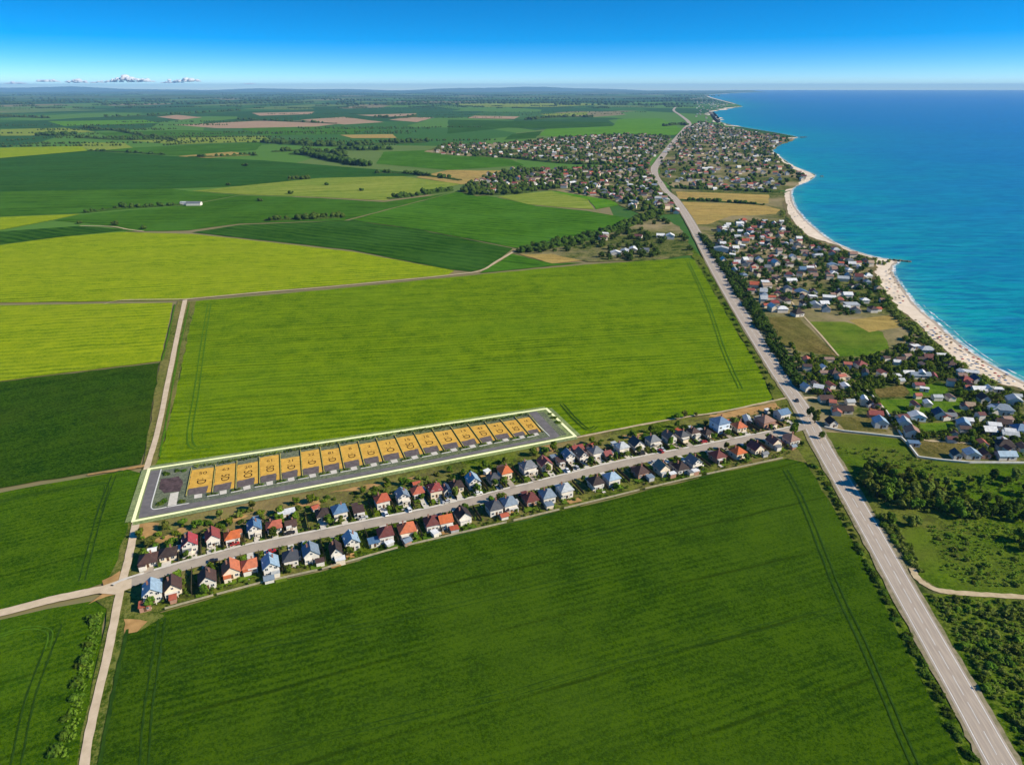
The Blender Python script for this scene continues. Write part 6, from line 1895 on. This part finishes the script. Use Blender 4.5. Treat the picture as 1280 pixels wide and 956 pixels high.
for (px, py, wpx, hpx), lab in zip(cl, CN):
    dz = YC / (CP + (py - 478) / F * -SP) / F if False else None
    # direction of the pixel
    dy = py - 478.0
    dn = dy * CP + F * SP; fw = F * CP - dy * SP
    X = (px - 640) / fw * YC; Z = H - dn / fw * YC
    s = YC / fw
    rr = random.Random(px)
    P = []
    V = []; Fc = []; n0 = 0
    IV2, IF2 = ico(3)
    for k in range(26):
        t = rr.uniform(-1, 1)
        r = s * hpx * .62 * (1 - t * t * .7) * rr.uniform(.5, 1.1)
        v = IV2 * r * (1 + .05 * np.array([rr.uniform(-1, 1) for _ in range(len(IV2))])[:, None])
        v = v * np.array([1.5, 3.0, 1.0]) + np.array([t * s * wpx / 2, rr.uniform(-1, 1) * s * hpx * .8, abs(rr.gauss(0, .45)) * s * hpx * (1 - t * t)])
        v[:, 2] = np.maximum(v[:, 2], -.05 * s)
        V.append(v); Fc.append(IF2 + n0); n0 += len(IV2)
    me = bpy.data.meshes.new('cloud')
    me.from_pydata([tuple(v) for v in np.concatenate(V)], [], [tuple(int(a) for a in f) for f in np.concatenate(Fc)])
    for p in me.polygons:
        p.use_smooth = True
    me.materials.append(CLOUD)
    o = link('cloud', me, None, (X, YC, Z))
    tag(o, lab, 'cloud', 'clouds low over the horizon')

# ------------------------------------------------------------------ beach: parasols, rocks
PCOL = {'white': (0.8, 0.78, 0.72), 'blue': (0.05, 0.14, 0.30), 'red': (0.40, 0.05, 0.04), 'straw': (0.22, 0.15, 0.07)}
PM = {k: mat_plain(k + ' parasol cloth', v, None, 1.0, .9, .05, obj=True) for k, v in PCOL.items()}
POLE = mat_plain('parasol pole', (0.45, 0.40, 0.32), None, 1, .6, .3)


def parasol_meshes(col):
    m = MB(); n = 8; r = 1.25
    for k in range(n):
        a, b = 2 * PI * k / n, 2 * PI * (k + 1) / n
        m.face([(0, 0, 2.6), (r * math.cos(a), r * math.sin(a), 2.05), (r * math.cos(b), r * math.sin(b), 2.05)])
        m.face([(r * math.cos(a), r * math.sin(a), 2.05), (r * math.cos(a), r * math.sin(a), 1.88), (r * math.cos(b), r * math.sin(b), 1.88), (r * math.cos(b), r * math.sin(b), 2.05)])
    return m.mesh('canopy', PM[col], fix=False)


pole_me = MB().cyl((0, 0, 0), (0, 0, 2.55), .04, .03, 6).mesh('pole', POLE)
PMS = {k: parasol_meshes(k) for k in PCOL}
BEACHA = [(1121, 383), (1140, 397), (1160, 408), (1198, 434), (1232, 458), (1276, 482), (1281, 488), (1244, 476), (1211, 461), (1174, 431), (1138, 400)]
BEACHB = [(1097, 340), (1113, 338), (1128, 364), (1140, 382), (1124, 384), (1106, 364)]
BEACHC = [(984, 250), (990, 254), (1003, 276), (1016, 290), (1010, 293), (993, 276)]
for P, n, where in ((BEACHA, 46, 'on the long beach'), (BEACHB, 24, 'on the beach below the rocky point'), (BEACHC, 10, 'on the far beach above the rocky point')):
    for x, y in scatter(P, n, rb, 3.5):
        c = rb.choice(('straw', 'straw', 'straw', 'blue', 'white', 'straw', 'straw', 'red'))
        o = empty('beach_parasol', (x, y, .70), rb.uniform(0, 1)); tag(o, '%s parasol standing %s' % (c, where), 'parasol', 'parasols ' + where)
        link('canopy', PMS[c], o); link('pole', pole_me, o)
ROCK = mat_plain('dark rocks', (0.10, 0.085, 0.06), (0.18, 0.15, 0.10), .4, .95, .1)
P = []
for k in range(60):
    t = rb.random()
    q = g(1112 + 26 * t, 325.5 + 2.5 * t + rb.uniform(-.8, .8) * (1.2 - t))
    P.append(q)
o = blob_mass('rock_groyne', P, 'dark rock groyne reaching into the sea from the point', 'rocks', .8, 2.2, 31, mat=ROCK, flat=.5, kind=None, lobes=1, z=.3)
P = [g(996 + 12 * rb.random(), 172 + rb.uniform(-.3, .5)) for k in range(25)]
blob_mass('rock_groyne', P, 'dark rocks off the headland by the far town', 'rocks', 2, 4, 32, mat=ROCK, flat=.4, kind=None, lobes=1, z=.3)
P = [g(1027 + rb.uniform(-2, 2), 221 + rb.uniform(-.3, .3)) for k in range(6)]
blob_mass('sea_rock', P, 'small dark rock in the sea off the sandy point', 'rock', 2, 4, 33, mat=ROCK, flat=.4, kind=None, lobes=1, z=.3)

# ------------------------------------------------------------------ cars
TYRE = mat_plain('black tyre', (0.02, 0.02, 0.02), None, 1, .9, .1)
CARG = mat_plain('car glass', (0.02, 0.025, 0.03), None, 1, .1, .6)
CARC = {'black': (0.015, 0.015, 0.018), 'white': (0.75, 0.75, 0.73), 'red': (0.35, 0.02, 0.02), 'blue': (0.03, 0.07, 0.22), 'silver': (0.42, 0.43, 0.44)}
LAMP = mat_plain('car lamp', (0.7, 0.7, 0.66), None, 1, .3, .5)


def car(p, rz, col, label, z=1.0):
    x, y = g(*p)
    o = empty('parked_car' if 'parked' in label else 'car', (x, y, z), rz); tag(o, label, 'car', 'cars on the roads')
    mt = mat_plain(col + ' car paint', CARC[col], CARC[col], 1, .3, .5)
    m = MB()
    m.extrude([(-2.15, .35), (2.15, .35), (2.2, .75), (1.9, .92), (1.05, 1.0), (-1.6, 1.02), (-2.1, .95)], 'x', -.87, .87)
    m.v = [(v[1], v[0], v[2]) for v in m.v]
    bd = m.build('body', mt, o)
    m = MB(); m.extrude([(1.0, .99), (.35, 1.42), (-1.2, 1.45), (-1.95, 1.0)], 'x', -.74, .74); m.v = [(v[1], v[0], v[2]) for v in m.v]
    m.build('windows', CARG, o)
    m = MB(); m.extrude([(.32, 1.42), (.25, 1.5), (-1.15, 1.52), (-1.25, 1.44)], 'x', -.70, .70); m.v = [(v[1], v[0], v[2]) for v in m.v]
    m.build('roof', mt, o)
    for sx_ in (-1, 1):
        for sy in (-1, 1):
            MB().cyl((sx_ * 1.3, sy * .72, .32), (sx_ * 1.3, sy * .92, .32), .33, .33, 12).build('wheel', TYRE, o)
        MB().box(2.12, sx_ * .6 - .2, .62, 2.22, sx_ * .6 + .2, .8).build('headlight', LAMP, o)


HA = math.atan2(g(981, 480)[1] - g(1028, 560)[1], g(981, 480)[0] - g(1028, 560)[0])
car((996, 503), HA + PI, 'black', 'black car on the highway just above the street mouth')
car((827, 229), math.atan2(g(833, 240)[1] - g(826, 230)[1], g(833, 240)[0] - g(826, 230)[0]), 'black', 'dark car at the highway bend by the far village', z=.95)
car((267, 704), STREET_A, 'black', 'black car on the street near the crossroads')
car((558, 630), STREET_A + PI, 'silver', 'silver car on the street beside the dark blue gabled house')
car((721, 587), STREET_A + PI / 2, 'silver', 'silver car parked in the drive of the pinkish gabled house')
car((512, 640), STREET_A + PI / 2, 'white', 'white car parked before the blue-grey gabled house')
car((826, 566.5), STREET_A + PI / 2, 'red', 'red car parked in a drive beside the grey hipped house')

rr = random.Random(64)
for side, row in ROWS.items():
    for i, (c, rz, w_, d_, nm, p) in enumerate(row):
        if rr.random() > .3:
            continue
        s_ = 1 if side == 'plot' else -1
        dd, _ = street_y(c)
        q = c - vN * s_ * (abs(dd) - rr.uniform(5.4, 6.2)) + u * rr.uniform(-.3, .3) * w_
        if any((q.x - h[0]) ** 2 + (q.y - h[1]) ** 2 < 9 for h in HOUSES[:110]):
            continue
        cc_ = rr.choice(('black', 'white', 'silver', 'silver', 'blue', 'red'))
        car(px_of(q.x, q.y), STREET_A + rr.choice((0, PI / 2, -PI / 2)) + rr.uniform(-.1, .1), cc_, '%s car parked before the %s house, %s from the crossroads, %s side' % (cc_, nm, ordinal(i), side))

# ------------------------------------------------------------------ air
m, nt, bs = new_mat('haze')
nt.nodes.remove(bs)
pv = nt.nodes.new('ShaderNodeVolumePrincipled')
pv.inputs['Color'].default_value = (0.33, 0.64, 1.0, 1)
pv.inputs['Density'].default_value = 2.9e-5
pv.inputs['Anisotropy'].default_value = 0.0
nt.links.new(pv.outputs[0], nt.nodes['Material Output'].inputs['Volume'])
o = MB().box(-75000, -3000, -3, 75000, 54000, 400).build('haze', m)
tag(o, 'thin blue summer haze over the plain', 'haze', kind='stuff')
